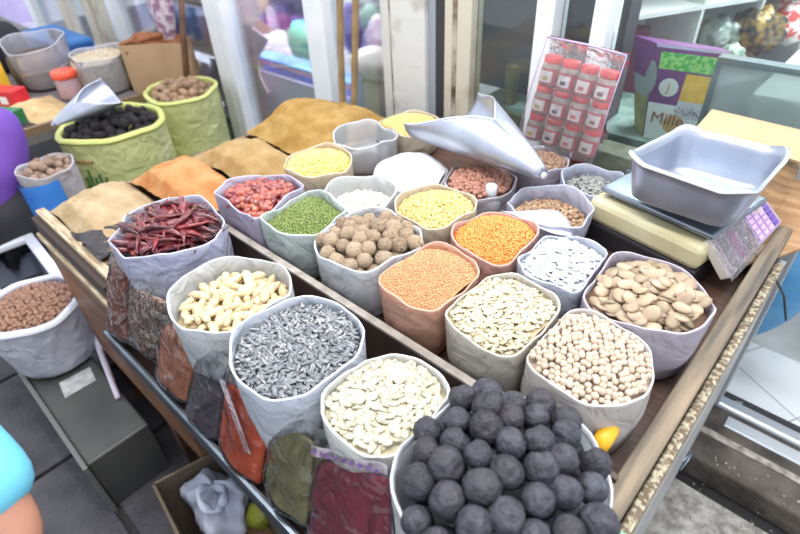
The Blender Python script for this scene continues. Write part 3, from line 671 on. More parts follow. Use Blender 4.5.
S = SK['pinto']; pour(S, shape_ell(.0078, .0060, .0056, ICO2), spread(S, .0118, 2, jit=.3, dz=.004, seed=61, zoff=-.003), 'brown_bean', mat('pinto_skin', (196, 148, 128), .45, (164, 110, 92), 120, rand=.2, c3=(164, 112, 94)), 'small red brown bean under the metal scoop', 'bean', 'red brown beans in the bag under the scoop', 'bean_heap', 'the far heap of red brown beans under the scoop', seed=61, tilt=.4)
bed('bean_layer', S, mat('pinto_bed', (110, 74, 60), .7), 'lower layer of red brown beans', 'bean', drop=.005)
S = SK['mix']; pour(S, shape_ell(.0085, .0058, .0052, ICO2), spread(S, .0125, 2, jit=.35, dz=.004, seed=62, zoff=-.003), 'mixed_nut', mat('mix_skin', (206, 178, 140), .5, (160, 120, 92), 110, rand=.3, c3=(138, 96, 74)), 'small tan or brown nut in the bag with the folded flap', 'nut', 'mixed nuts in the flapped bag', 'nut_heap', 'the far heap of mixed nuts', seed=62, tilt=.4)
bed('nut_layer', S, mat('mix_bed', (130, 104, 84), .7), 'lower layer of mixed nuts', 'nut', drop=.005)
# folded flap of the mixed-nut bag
cx, cy = SK['mix'].c
b = MB(); b.grid(lambda u, v: (cx-.075+.155*u+.02*v, cy-.100+.10*v*(.35+.8*math.sin(math.pi*u)), .972+.004*math.sin(6*u)-.01*v-.012*v*v), 12, 8)
fl = mk('flap', b, mat('flap_film', (220, 220, 236), .4, transl=.3), SK['mix'].o, smooth=True, sol=.0015)
# white powder sack, soft open sack with a tall white heap
fs = SK['powder']
bed('white_powder', fs, mat('white_powder', (244, 244, 244), .9, bump=.1, bs=60), 'smooth heap of bright white powder beside the metal scoop', 'powder', bumpy=.0015, fs=30)
x, y = pA(491, 194, .96)
bt = thing('water_bottle', (x, y, TB_), 'small clear plastic bottle with a white cap between the bags', 'bottle')
b = MB(); b.lathe([(.001, TB_), (.028, TB_), (.029, TB_+.01), (.029, .93), (.026, .945), (.014, .958), (.0125, .966)], 20, c=(x, y)); mk('body', b, film('bottle_plastic', (235, 240, 245), .72, .1, bump=.3), bt, smooth=True)
b = MB(); b.lathe([(.0135, .962), (.0145, .966), (.0145, .984), (.013, .986), (.001, .986)], 20, c=(x, y)); mk('cap', b, mat('white_cap', (232, 236, 242), .4), bt, smooth=True)

ORD = ['first', 'second', 'third', 'fourth', 'fifth', 'sixth', 'seventh', 'eighth', 'ninth', 'tenth', 'eleventh', 'twelfth']
def proj(p):
    q = CR@np.array([p[0], p[1], p[2]-H]); return 400-531*q[0]/q[2], 267+531*q[1]/q[2]
def row_labels(group, kind, per):
    os_ = [o for o in COL.objects if o.get('group') == group]; pr = sorted(((proj(o.location), o) for o in os_), key=lambda t: t[0][1]); n = math.ceil(len(pr)/per)
    for r in range(n):
        row = sorted(pr[r*per:(r+1)*per], key=lambda t: t[0][0])
        for c_, (_, o) in enumerate(row): o['label'] = '%s, %s from left in the %s row from back' % (kind, ORD[c_], ORD[r])
row_labels('black dried limes heaped in the front bag', 'black dried lime', 7)
row_labels('walnuts heaped in their bag', 'walnut in shell', 7)
row_labels('peanuts in shell in their bag', 'pale peanut in shell', 10)
# ================================================================== POWDER BAGS on the front shelf
BAGS = [  # TL TR BR BL px, colours, name, label
 ((113, 250), (129, 262), (138, 346), (113, 330), (150, 84, 66), (120, 60, 48), 'chilli_flake_bag', 'narrow clear bag of rust red flakes, leftmost on the front shelf', 0),
 ((128, 274), (178, 292), (166, 364), (134, 340), (120, 78, 66), (196, 168, 140), 'seed_mix_bag', 'clear bag of speckled brown seeds below the long chillies', 1),
 ((158, 300), (206, 336), (191, 404), (161, 374), (206, 134, 98), (192, 116, 82), 'tan_spice_bag', 'clear bag of tan orange ground spice below the peanuts', 2),
 ((205, 333), (236, 364), (222, 442), (189, 408), (98, 84, 92), (80, 68, 78), 'grey_spice_bag', 'clear bag of dark purplish grey spice between the tan and orange bags', 3),
 ((228, 364), (274, 412), (263, 488), (222, 441), (208, 88, 40), (190, 68, 28), 'paprika_bag', 'clear bag of bright orange paprika with a folded strip below the sunflower seeds', 4),
 ((276, 402), (332, 434), (312, 530), (268, 484), (134, 128, 88), (112, 106, 70), 'herb_bag', 'clear bag of olive green ground herb between the orange and maroon bags', 5),
 ((316, 438), (394, 460), (396, 570), (308, 546), (136, 30, 60), (112, 20, 46), 'sumac_bag', 'clear zip bag of dark maroon sumac below the cream pumpkin seeds', 6)]
for TL, TR, BR, BL, c, c2, nm, lab, k in BAGS:
    pl = (-.006, .28)
    q = [P(*a, pl=pl) for a in (TL, TR, BR, BL)]
    base = (q[2]+q[3])/2; T = thing(nm, (base.x, base.y, TA), lab, 'bag of spice', 'clear spice bags leaning on the front shelf')
    nrmv = Vector((0, -1, .30)).normalized()
    lo = .16
    def pt(u, v, q=q): return (q[0]*(1-u)+q[1]*u)*v+(q[3]*(1-u)+q[2]*u)*(1-v)
    def mkpillow(th, vtop, ins, side_n=44, seed=k, wr=.0, crs=0):
        b = MB()
        for sgn in (1, -1):
            def fn(u, v, sgn=sgn):
                uu = ins+(1-2*ins)*u; vv = ins*.6+(vtop-ins*.6)*v
                p = pt(uu, vv); prof = (max(0, math.sin(math.pi*u)))**.38*(max(0, 1-(2*v-1)**8))**.5*(1.0-.5*v)
                w = wr*(noise3(u*3.2, v*5, 0, seed)+.6*noise3(u*5+v*4, v*4, 0, seed+4)+.22*noise3(u*14+v*16, v*6-u*9, 0, seed+9)+crs*((1-abs(math.sin(5.1*u+7.3*v+seed)))**5+(1-abs(math.sin(6.7*u-5.2*v+2*seed)))**5+(1-abs(math.sin(2.1*u+14*v+seed)))**6*.7))*min(1, prof*2)
                q2 = p+nrmv*((th*prof+w)*sgn+th*.1); q2.z = max(q2.z, TA+.003); return tuple(q2)
            b.grid(fn, side_n, 60)
        return b
    if k == 1: pm = mat('speckled_seeds', c, .7, c2, 160, bump=.8, bs=200, fac=(.5, .58))
    else: pm = mat(nm+'_powder', c, .85, c2, 22, bump=.25, bs=35)
    mk('contents', mkpillow(.0255, .84 if k not in (3,) else .6, .04, wr=.0016), pm, T, smooth=True)
    mk('film', mkpillow(.031, 1.0, .0, wr=.0024), film('crinkled_film', (254, 254, 255), .985, .07, bump=.9, bs=14, gl=.7), T, smooth=True)
    if k in (4, 6):
        b = MB()
        if k == 6: a0, a1, w0, w1 = (.02, .955), (.98, .955), .0, .05
        if k == 6:
            b.grid(lambda u, v: tuple(pt(.02+.96*u, .90+.085*v)+nrmv*(.012+.003*math.sin(12*u))), 14, 3)
        else:
            b.grid(lambda u, v: tuple(pt(.12+.62*u+.12*v, .95-.55*u+.05*v)+nrmv*(.028-.006*u)), 10, 3)
        mk('seal_strip', b, film('seal_film', (250, 250, 252), .5, .12, bump=.6, milk=(236, 226, 236)), T, smooth=True)
        if k == 6:
            b = MB()
            for i in range(9):
                u0 = .08+i*.1; b.grid(lambda u, v: tuple(pt(u0+.05*u, .925+.035*v)+nrmv*.0175), 1, 1)
            mk('zip_print', b, mat('purple_print', (122, 84, 150), .5), T)

# ================================================================== SCALE
SPL, SPR = P(601, 186, z=1.003), P(714, 236, z=1.003)
sux = Vector((SPR.x-SPL.x, SPR.y-SPL.y, 0)); sW = sux.length; sux.normalize(); suy = Vector((-sux.y, sux.x, 0))
scl = thing('weighing_scale', ((SPL.x+SPR.x)/2+suy.x*.12, (SPL.y+SPR.y)/2+suy.y*.12, TB_), 'cream and black shop scale with a steel plate at the right end of the table', 'scale')
def rb(b, a0, a1, c0, c1, z0, z1):
    o = SPL+sux*((a0+a1)/2)+suy*((c0+c1)/2); o.z = (z0+z1)/2; return b.obox(o, sux, suy, (0, 0, 1), (a1-a0)/2, (c1-c0)/2, (z1-z0)/2)
b = MB(); rb(b, -.012, sW-.002, -.022, .255, TB_, .915); mk('base', b, mat('black_plastic_base', (40, 38, 42), .5, bump=.2), scl, bevel=.006)
b = MB(); rb(b, -.012, sW-.002, -.022, .255, .915, .975); mk('housing', b, mat('cream_housing', (226, 218, 184), .5, (204, 192, 150), 9, bump=.1), scl, bevel=.014)
b = MB(); rb(b, .02, sW-.02, .02, .22, .975, .988); mk('neck', b, M_dark, scl)
b = MB(); rb(b, 0, sW, 0, .235, .988, 1.003); mk('plate', b, M_steel, scl, bevel=.006)
# keypad console on the right hand side
A0, A1, B1, B0 = P(709, 240, z=.985), P(764, 196, z=.985), P(783, 222, z=.915), P(730, 279, z=.915)
def kp(u, v, h=0):
    n_ = (A1-A0).cross(B0-A0).normalized(); n_ = n_ if n_.z > 0 else -n_
    return (A0*(1-u)+A1*u)*(1-v)+(B0*(1-u)+B1*u)*v+n_*h
b = MB(); cs = [kp(0, 0), kp(1, 0), kp(1, 1), kp(0, 1)]; lo_ = [Vector((c.x-.03, c.y, .90)) for c in cs]
b.add([tuple(c) for c in cs]+[tuple(kp(i, j, -.022)) for i, j in ((0, 0), (1, 0), (1, 1), (0, 1))], [(0, 1, 2, 3), (7, 6, 5, 4), (0, 4, 5, 1), (1, 5, 6, 2), (2, 6, 7, 3), (3, 7, 4, 0)])
con = mk('console', b, mat('console_shell', (216, 208, 196), .45), scl, bevel=.004)
def kquad(b, u0, u1, v0, v1, h): 
    b.add([tuple(kp(u0, v0, h)), tuple(kp(u1, v0, h)), tuple(kp(u1, v1, h)), tuple(kp(u0, v1, h)), tuple(kp(u0, v0, 0)), tuple(kp(u1, v0, 0)), tuple(kp(u1, v1, 0)), tuple(kp(u0, v1, 0))], [(0, 1, 2, 3), (0, 4, 5, 1), (1, 5, 6, 2), (2, 6, 7, 3), (3, 7, 4, 0)])
b = MB(); kquad(b, .55, .97, .05, .95, .001); mk('keypad', b, mat('violet_keypad', (176, 150, 206), .4), con)
b = MB(); kquad(b, .04, .53, .05, .95, .001); mk('display', b, mat('display_print', (206, 186, 196), .35, (150, 130, 150), 60, fac=(.45, .55)), con)
for i in range(4):
    for j in range(5):
        u0 = .575+i*.098; v0 = .09+j*.168
        b = MB(); kquad(b, u0, u0+.07, v0, v0+.12, .003); mk('key', b, mat('key_pink', (226, 190, 222), .4) if i < 3 else mat('key_violet', (120, 90, 180), .4), con)
for i in range(3):
    b = MB(); kquad(b, .09+i*.15, .17+i*.15, .14, .86, .0025); mk('display_window', b, mat('grey_lcd', (186, 176, 182), .25, (130, 120, 130), 80) if i != 1 else mat('magenta_strip', (190, 110, 170), .4), con)
b = MB(); b.grid(lambda u, v: tuple(kp(-.03+.58*u, -.04+1.08*v, .006+.003*noise3(u*12, v*12))), 14, 14); mk('plastic_cover', b, film('crinkled_cover', (248, 246, 250), .85, .1, bump=1, bs=40, gl=.6), con, smooth=True)
b = MB(); p0 = P(764, 262, z=.80); b.tube([P(752, 252, z=.9), P(764, 264, z=.86), P(776, 280, z=.80), P(784, 296, z=.70), P(786, 320, y=1.50)], .003, 6); mk('power_cord', b, mat('black_cord', (30, 30, 34), .5), label='thin black cord hanging from the scale console', category='cord')
# tray
def tray():
    RL, RT, RR, RB = P(623, 158, z=1.125), P(684, 128, z=1.12), P(791, 153, z=1.12), P(747, 201, z=1.115)
    r = [RL, RT, RR, RB]; cen = sum(r, Vector())/4
    def rr(t, k, inset, z):    # rounded quad loop
        pass
    loop = []; n = 10
    fr = .20
    for i in range(4):
        a, c0, d = r[i-1], r[i], r[(i+1) % 4]
        p0 = c0+(a-c0)*fr; p1 = c0+(d-c0)*fr
        for k in range(n+1):
            t = k/n; loop.append(p0*(1-t)**2+c0*2*t*(1-t)+p1*t*t)
    N = len(loop)
    hs = []
    out = MB()
    levels = [(1.03, -.003), (1.035, .002), (1.0, 0.003), (.97, -.02), (.92, -.05), (.87, -.085), (.82, -.092), (.6, -.093), (.3, -.093), (.0, -.093)]
    for s, dz in levels:
        for i, p in enumerate(loop):
            t = i/N
            # long rims dip in the middle, front and right rims
            k = (i % (n+1))/n
            q = cen+(p-cen)*s; ed = math.sin(math.pi*((i/(n+1)) % 1)) if False else 0
            side = (i//(n+1)); kf = (i % (n+1))/n
            q.z = p.z+dz+(.010*math.sin(math.pi*kf) if dz > -.04 else 0) if dz > -.08 else 1.122+dz
            out.v.append(tuple(q))
    for l in range(len(levels)-1):
        for i in range(N): j = (i+1) % N; out.f.append((l*N+i, l*N+j, (l+1)*N+j, (l+1)*N+i))
    o = mk('weighing_tray', out, M_alu, smooth=True, sol=.0025, label='large dented aluminium pan resting on the scale plate', category='tray')
    rim = MB(); pts = [cen+(p-cen)*1.03+Vector((0, 0, .010*math.sin(math.pi*(i % (n+1))/n))) for i, p in enumerate(loop)]; rim.tube(pts+[pts[0], pts[1]], .0032, 8); mk('rolled_rim', rim, mat('aluminium_rim', (228, 232, 240), .3, metal=.5), o, smooth=True)
    for (u, v) in ((628, 171), (706, 196)):
        p = P(u, v, z=1.095); bb = MB(); d = (p-Vector((cen.x, cen.y, p.z))).normalized(); bb.tube([p-d*.006, p+d*.003], .0035, 8); mk('rivet', bb, M_steel, o)
tray()
# ================================================================== SCOOP
def scoop(mouth, tip, Rm, Rt, up, label, name='metal_scoop', op=1.75, flat=.62, split=.55):
    mouth, tip = Vector(mouth), Vector(tip); ax = (tip-mouth).normalized(); up = Vector(up); side = ax.cross(up).normalized(); upv = side.cross(ax).normalized()
    L = (tip-mouth).length; b = MB(); nu, nv = 30, 32
    def fn(u, v):
        R = Rm*(1-u)**.85+Rt
        k = min(1, u/split); half = op+(math.pi-op)*(k**1.5)
        a = -math.pi/2+(v-.5)*2*half
        ext = .03*L*(1-u)**3*math.cos((v-.5)*2*1.5)   # rounded lip
        c = mouth+ax*(L*u-ext)
        return tuple(c+side*(R*math.cos(a))+upv*(R*flat*math.sin(a)+R*flat*.25))
    b.grid(fn, nu, nv)
    o = mk(name, b, M_alu, smooth=True, sol=.002, label=label, category='scoop')
    # rolled top edge along both sides
    for e in (0, 1):
        t = MB(); t.tube([fn(i/nu*split, e) for i in range(nu+1)], .002, 6); mk('edge', t, mat('aluminium_rim', (228, 232, 240)), o, smooth=True)
    t = MB(); R = Rt; t.tube([tip-ax*.01, tip+ax*.008], [Rt*.75, Rt*.6], 12); mk('end_cap', t, mat('aluminium_rim', (228, 232, 240)), o, smooth=True)
    return o
scoop((-.915, 1.135, 1.065), (-.535, 1.045, 1.035), .118, .013, (.05, -.10, 1), 'large aluminium scoop lying on the bags before the jar pack', op=1.5, flat=.78)

# ================================================================== JAR PACK
jp = [P(545, 42, y=1.36), P(620, 60, y=1.36), P(592, 158, y=1.32), P(519, 140, y=1.32)]  # TL TR BR BL front plane
def jq(u, v, d=0):
    p = (jp[0]*(1-u)+jp[1]*u)*v+(jp[3]*(1-u)+jp[2]*u)*(1-v); return p+Vector((0, 1, .1)).normalized()*d
pk = thing('jar_pack_bag', (jq(.5, 0).x, jq(.5, 0).y, TB_), 'clear plastic bag packed with small red lidded jars against the shopfront', 'plastic bag')
b = MB()
for dd, sg in ((-.004, -1), (.056, 1)):
    b.grid(lambda u, v: tuple(jq(-.03+1.06*u, -.06+1.08*v, dd+sg*.006*math.sin(math.pi*u)*math.sin(math.pi*v)*(1)+(.02*(v-.85)/.15*-sg if v > .85 else 0)+.0015*noise3(u*15, v*15))), 20, 24)
mk('film', b, film('pack_film', (250, 248, 252), .9, .1, bump=.9, bs=25, gl=.45), pk, smooth=True)
b = MB(); b.tube([jq(-.03, 1.02, .02), jq(.5, 1.025, .025), jq(1.03, 1.02, .02)], .003, 6); b.tube([jq(-.03, -.03, -.004), jq(-.03, .5, 0), jq(-.03, 1.02, .02)], .0015, 5); b.tube([jq(1.03, -.03, -.004), jq(1.03, .5, 0), jq(1.03, 1.02, .02)], .0015, 5)
mk('seam', b, mat('violet_seam', (186, 168, 206), .4), pk, smooth=True)
M_red = mat('red_lid', (226, 66, 62), .35); M_lab = mat('jar_label_red', (196, 76, 84), .5); M_jar = film('jar_plastic', (240, 236, 230), .5, .15, milk=(236, 226, 214))
jc = jq(.5, .5)
uvec = (jp[1]-jp[0]).normalized(); vvec = ((jp[0]+jp[1])-(jp[2]+jp[3])).normalized(); wv = uvec.cross(vvec).normalized()
wv = wv if wv.y > 0 else -wv
jarcols = [(206, 190, 90), (150, 60, 50), (214, 190, 150), (190, 120, 60), (90, 80, 60), (170, 50, 40)]
rows = [(.56, 4), (.27, 4), (-.02, 4)]
kk = 0
for ri, (v0, nn) in enumerate(rows):
    for ci in range(nn):
        u0 = .125+ci*.25
        base = jq(u0, v0-.012*ci+.02, .028)
        rn = ['top', 'middle', 'bottom'][ri]; cn = ['leftmost', 'second from left', 'third from left', 'rightmost'][ci]
        T = thing('spice_jar', tuple(base), 'small red lidded spice jar, %s in the %s row of the clear pack' % (cn, rn), 'jar', 'red lidded jars in the clear pack')
        t = MB(); rJ = .0255
        def pos(r_, z_, a): return tuple(base+uvec*(r_*math.cos(a))+wv*(r_*math.sin(a))+vvec*z_*1.12)
        t.lathe([(.001, 0), (rJ, 0), (rJ, .046), (rJ*.86, .052), (rJ*.8, .056)], 18, fn=lambda a, r_, z_: pos(r_, z_, a)); mk('jar_body', t, M_jar, T, smooth=True)
        t = MB(); t.lathe([(.001, .002), (rJ*.93, .002), (rJ*.93, .044), (.001, .046)], 14, fn=lambda a, r_, z_: pos(r_, z_, a)); mk('jar_contents', t, mat('jar_fill_%d' % (kk % 6), jarcols[kk % 6], .8, bump=.4, bs=200), T, smooth=True)
        t = MB(); t.lathe([(rJ*.9, .052), (rJ*.95, .054), (rJ*.95, .067), (rJ*.88, .069), (.001, .069)], 18, fn=lambda a, r_, z_: pos(r_, z_, a)); mk('lid', t, M_red, T, smooth=True)
        # wrap label : red with white picture square
        t = MB(); t.grid(lambda u, v: pos(rJ*1.02, .004+.036*v, -math.pi/2-1.3+2.6*u), 12, 2); lb = mk('jar_label', t, M_lab, T, smooth=True)
        t = MB(); t.grid(lambda u, v: pos(rJ*1.04, .008+.027*v, -math.pi/2-.72+1.44*u), 6, 2); mk('label_panel', t, mat('label_white', (236, 234, 228), .5), lb)
        t = MB(); t.grid(lambda u, v: pos(rJ*1.055, .013+.009*v, -math.pi/2-.30+.6*u), 4, 1); mk('label_picture', t, mat('label_pic_%d' % (kk % 4), [(200, 180, 70), (60, 60, 70), (200, 90, 90), (150, 110, 90)][kk % 4], .5), lb)
        kk += 1
#PART2
# ================================================================== LEFT : second table with goods
st2 = thing('side_table', (-3.7, .8, 0), 'low grey side table behind the green sacks on the left', 'table')
b = MB(); b.box(-4.7, -3.05, .36, 1.18, .58, .62); mk('tabletop', b, mat('grey_board', (120, 116, 116), .6, (96, 92, 94), 6), st2)
b = MB(); b.box(-4.7, -3.05, .36, .385, .62, .66); mk('front_lip', b, M_wood, st2)
b = MB(); b.box(-3.075, -3.05, .385, 1.18, .62, .66); mk('side_lip', b, M_wood, st2)
for x, y in ((-4.65, .42), (-3.12, .42), (-4.65, 1.12), (-3.12, 1.12)):
    b = MB(); b.box(x-.025, x+.025, y-.025, y+.025, 0, .58); mk('leg', b, M_dark, st2)
def gsack(u, v, zr, r, zb, key, label, col, **k):
    p = P(u, v, z=zr); NB.clear(); SK[key] = sack(p.x, p.y, zr, r, zb, label, col=col, seed=len(SK)+31, **k)
GR = (232, 238, 172)
gsack(112, 124, .70, .232, .06, 'g1', 'large yellow green woven sack with green print holding black dried limes', GR, fill=.03, dome=.06, rb=.92, rim=.018, rimc=(222, 226, 140), wob=.03)
gsack(181, 90, .70, .195, .10, 'g2', 'yellow green woven sack of pale nuts nearest the shop window', GR, fill=.03, dome=.05, rb=.92, rim=.014, rimc=(226, 230, 146), wob=.03)
gsack(45, 166, .70, .112, .20, 'bl', 'small blue and white woven sack of pale nutmegs beside the purple shirt', (196, 192, 194), fill=.03, dome=.03, rim=.006, rb=.9)
M_blk2 = mat('old_lime_skin', (72, 66, 70), .6, (44, 40, 44), 2, rand=.4, bump=.8, bs=3, bd=.2)
multi([lime_shape(9), lime_shape(6)], 'small_black_lime', settle(SK['g1'], .019, .026, 2.2, 9, over=.02), M_blk2, 'small wrinkled black lime in the left yellow green sack', 'dried lime', 'small black limes in the green sack', 5)
M_nut = mat('pale_nut_shell', (222, 190, 158), .6, (186, 148, 118), 3, rand=.2, bump=.6, bs=5, bd=.3, c3=(190, 150, 116))
multi([walnut_shape(8)], 'pale_nut', settle(SK['g2'], .018, .024, 2.2, 10, over=.02), M_nut, 'pale round nut in the yellow green sack nearest the shop window', 'nut', 'pale nuts in the second green sack', 6)
multi([walnut_shape(9)], 'nutmeg', settle(SK['bl'], .015, .020, 2.2, 11, over=.015), mat('nutmeg_shell', (200, 172, 150), .6, (168, 134, 114), 3, rand=.2, bump=.6, bs=5, bd=.3), 'oval pale brown nutmeg in the small blue and white sack', 'nutmeg', 'nutmegs in the blue and white sack', 7)
# blue band of the small sack and print strokes of the green sack
def onsack(key, a, z, out=.004, r0=None, rb=.9):
    S = SK[key]; cx, cy = S.c; zr = .70; zb = {'g1': .06, 'g2': .10, 'bl': .20}[key]; k = (z-zb)/(zr-zb)
    rbb = {'g1': .92, 'g2': .92, 'bl': .90}[key]
    R = (S.r(a)+.012)*(rbb+(1-rbb)*k+.035*math.sin(math.pi*k))+out; return (cx+R*math.cos(a), cy+R*math.sin(a), z)
b = MB(); b.grid(lambda u, v: onsack('bl', -2.0+2.0*u, .38+.27*v+.03*u), 20, 8); mk('blue_band', b, mat('blue_print', (58, 132, 208), .5, (48, 110, 190), 8, bump=.2), SK['bl'].o, smooth=True)
M_gpr = mat('green_print', (70, 120, 66), .6)
for i in range(5):
    a0 = -1.20+i*.10; b = MB()
    h = [.05, .09, .05, .07, .05][i]
    b.tube([onsack('g1', a0, .49+.02*(i % 2), .006), onsack('g1', a0+.02, .49+h, .006)], .006, 6); b.tube([onsack('g1', a0-.03, .49, .006), onsack('g1', a0+.05, .502, .006)], .006, 6)
    mk('print', b, M_gpr, SK['g1'].o)
for i in range(6):
    a0 = -1.30+i*.07; b = MB(); b.tube([onsack('g1', a0, .61, .006), onsack('g1', a0+.045, .622, .006)], .0045, 6); mk('small_print', b, mat('red_print', (176, 104, 66), .6), SK['g1'].o)
# clear bags on the side table
CB = film('cloudy_bag', (250, 250, 252), .72, .2, bump=.8, bs=10, milk=(232, 232, 240))
NB.clear()
p = P(50, 82, z=.625); SK['cb1'] = sack(p.x, p.y, .87, .19, .625, 'large cloudy plastic bag of dried leaves standing open behind the red lidded jar', m=CB, col=(230, 230, 236), fill=.12, dome=.03, seed=71, wob=.10, tilt=.02)
bed('dried_leaves', SK['cb1'], mat('leaf_mix', (150, 140, 96), .8, (92, 84, 60), 40, bump=.8, bs=60), 'olive dried leaves inside the large cloudy bag', 'herb', bumpy=.012, fs=60)
b = MB(); q = SK['cb1']; b.lathe([(.001, .63), (.165, .63), (.175, .70), (.17, .79), (.001, .80)], 30, c=q.c); mk('contents', b, mat('brown_leaf', (110, 88, 68), .9, (84, 66, 52), 30, bump=.6), q.o, smooth=True)
p = P(110, 88, z=.625); SK['cb2'] = sack(p.x, p.y, .83, .165, .625, 'cloudy plastic bag of pale dried pieces beside the cardboard carton', m=CB, col=(230, 230, 232), fill=.03, dome=.03, seed=72, wob=.09)
bed('dried_slices', SK['cb2'], mat('pale_pieces', (206, 190, 164), .8, (170, 150, 124), 50, bump=.8, bs=70), 'pale dried pieces inside the cloudy bag beside the carton', 'dried fruit', bumpy=.008, fs=90)
b = MB(); q = SK['cb2']; b.lathe([(.001, .63), (.14, .63), (.148, .72), (.15, .80), (.001, .805)], 30, c=q.c); mk('contents', b, mat('pale_pieces', (206, 190, 164)), q.o, smooth=True)
# jar with red lid
p = P(74, 97, z=.625); J = thing('lidded_jar', tuple(p), 'wide clear jar with an orange red lid before the cloudy bags', 'jar')
b = MB(); b.lathe([(.001, p.z), (.062, p.z), (.066, p.z+.02), (.066, p.z+.10), (.055, p.z+.118)], 24, c=(p.x, p.y)); mk('jar_body', b, film('pinkish_jar', (250, 236, 238), .55, .1, milk=(232, 200, 206)), J, smooth=True)
b = MB(); b.lathe([(.001, p.z+.004), (.058, p.z+.004), (.06, p.z+.06), (.001, p.z+.07)], 24, c=(p.x, p.y)); mk('contents', b, mat('pink_salt', (224, 170, 170), .8, bump=.5, bs=120), J, smooth=True)
b = MB(); b.lathe([(.060, p.z+.112), (.068, p.z+.116), (.068, p.z+.148), (.06, p.z+.152), (.001, p.z+.152)], 24, c=(p.x, p.y)); mk('lid', b, mat('orange_red_lid', (240, 92, 66), .4), J, smooth=True)
# tan powder heap and dark seeds on the table
b = MB()
def hf(u, v):
    x = -3.62+.52*u; y = .42+.42*v; e = min(1, min(u, 1-u, v, 1-v)*4)
    return (x, y, .621+e*(.06*math.exp(-((u-.45)**2+(v-.6)**2)/.12)+.008*noise3(u*9, v*9)))
b.grid(hf, 24, 24); mk('tan_powder_heap', b, pw('tan_meal', (206, 178, 136), (188, 158, 112)), smooth=True, kind='stuff', label='low heap of tan meal on the side table before the jar', category='powder')
b = MB(); b.grid(lambda u, v: (-3.33+.24*u, .40+.22*v, .63+.03*max(0, math.sin(math.pi*u)*math.sin(math.pi*v))+.004*noise3(u*30, v*30)), 20, 20)
mk('dark_seed_heap', b, mat('dark_seeds', (66, 50, 54), .7, (40, 30, 34), 120, bump=.8, bs=120), smooth=True, kind='stuff', label='small heap of dark seeds under the tip of the left scoop', category='seed')
p1, p2 = P(50, 117, z=.80), P(112, 92, z=.84)
scoop((p2.x, p2.y, .84), (p1.x, p1.y, .765), .085, .012, (.35, -.35, 1), 'aluminium scoop lying over the black limes of the left green sack', op=1.5)
# packets at the far left
def packet(name, px, z, w, d, h, rot, m, label, cat, band=None, ztop=None):
    p = P(*px, z=z); b = MB(); b.box(p.x-w/2, p.x+w/2, p.y-d/2, p.y+d/2, z, z+h, rot=rot)
    o = mk(name, b, m, bevel=.004, label=label, category=cat)
    if band:
        for nm, (u0, u1, v0, v1), mm in band:
            b = MB(); x0 = p.x-w/2+w*u0; x1 = p.x-w/2+w*u1; b.box(x0, x1, p.y-d/2-.002, p.y-d/2+.002, z+h*v0, z+h*v1, rot=rot, c=(p.x, p.y)); mk(nm, b, mm, o)
    return o
M_wp = mat('white_print', (222, 226, 222), .5)
packet('green_packet', (14, 133), .60, .15, .10, .12, .5, mat('green_card', (32, 104, 62), .5), 'dark green carton with a pale panel at the left edge', 'carton', [('panel', (.25, .8, .45, .85), mat('pale_panel', (160, 180, 196), .5)), ('lettering_strip', (.3, .75, .2, .32), mat('pale_green_print', (150, 190, 150), .5))])
packet('red_packet', (12, 106), .62, .20, .10, .10, .5, mat('red_card', (196, 40, 50), .4), 'red packet with white marks behind the green carton', 'packet', [('white_mark', (.1, .35, .2, .7), M_wp), ('white_mark', (.5, .75, .3, .7), M_wp)])
packet('yellow_packet', (2, 98), .62, .14, .08, .24, .5, mat('yellow_card', (228, 182, 50), .5), 'tall yellow packet with a pale panel at the left edge', 'packet', [('panel', (.2, .8, .25, .75), mat('pale_panel', (160, 180, 196), .5))])
b = MB(); p = P(8, 62, z=.70); 
b.grid(lambda u, v: (p.x-.10+.12*math.cos(2*math.pi*u)*(math.sin(math.pi*v)**.4+.1), p.y+.16*math.sin(2*math.pi*u)*(math.sin(math.pi*v)**.4+.1), .62+.32*v), 20, 10)
mk('black_bag', b, mat('black_cloth', (36, 34, 42), .8, bump=.4), smooth=True, label='black bag standing behind the yellow packet at the left edge', category='bag')
# cardboard carton of cinnamon
A, B_ = P(119, 46, z=.87), P(184, 42, z=.87); ux = (B_-A); ux.z = 0; wC = ux.length; ux.normalize(); uy = Vector((-ux.y, ux.x, 0))
CT = thing('cinnamon_carton', tuple((A+B_)/2+uy*.06-Vector((0, 0, .25))), 'open brown cardboard carton heaped with cinnamon bark before the shop window', 'carton')
mc = (A+B_)/2
for nm, c_, hx, hy in (('front_wall', mc+uy*.0, wC/2, .004), ('back_wall', mc+uy*.12, wC/2, .004), ('side_wall', mc-ux*wC/2+uy*.06, .004, .06), ('side_wall', mc+ux*wC/2+uy*.06, .004, .06)):
    b = MB(); b.obox(c_-Vector((0, 0, .175)), ux, uy, (0, 0, 1), hx, hy, .175); mk(nm, b, mat('carton_brown', (184, 152, 118), .8, (170, 138, 104), 6), CT)
b = MB(); b.obox(mc+uy*.06-Vector((0, 0, .07)), ux, uy, (0, 0, 1), wC/2-.01, .05, .03); mk('inner_fill', b, mat('cinnamon_bark', (150, 92, 58), .7), CT)
b = MB(); c_ = mc+uy*.06; c_.z = .26; b.obox(c_, ux, uy, (0, 0, 1), wC/2+.01, .07, .26); mk('grey_pedestal', b, mat('grey_board', (120, 116, 116)), label='grey pedestal under the cinnamon carton', category='stand')
rs = random.Random(2); tbk = MB(); tbk.tube([(-.09, 0, 0), (-.03, .003, .002), (.03, 0, 0), (.09, .004, 0)], [.012, .015, .014, .012], 8)
CK = None
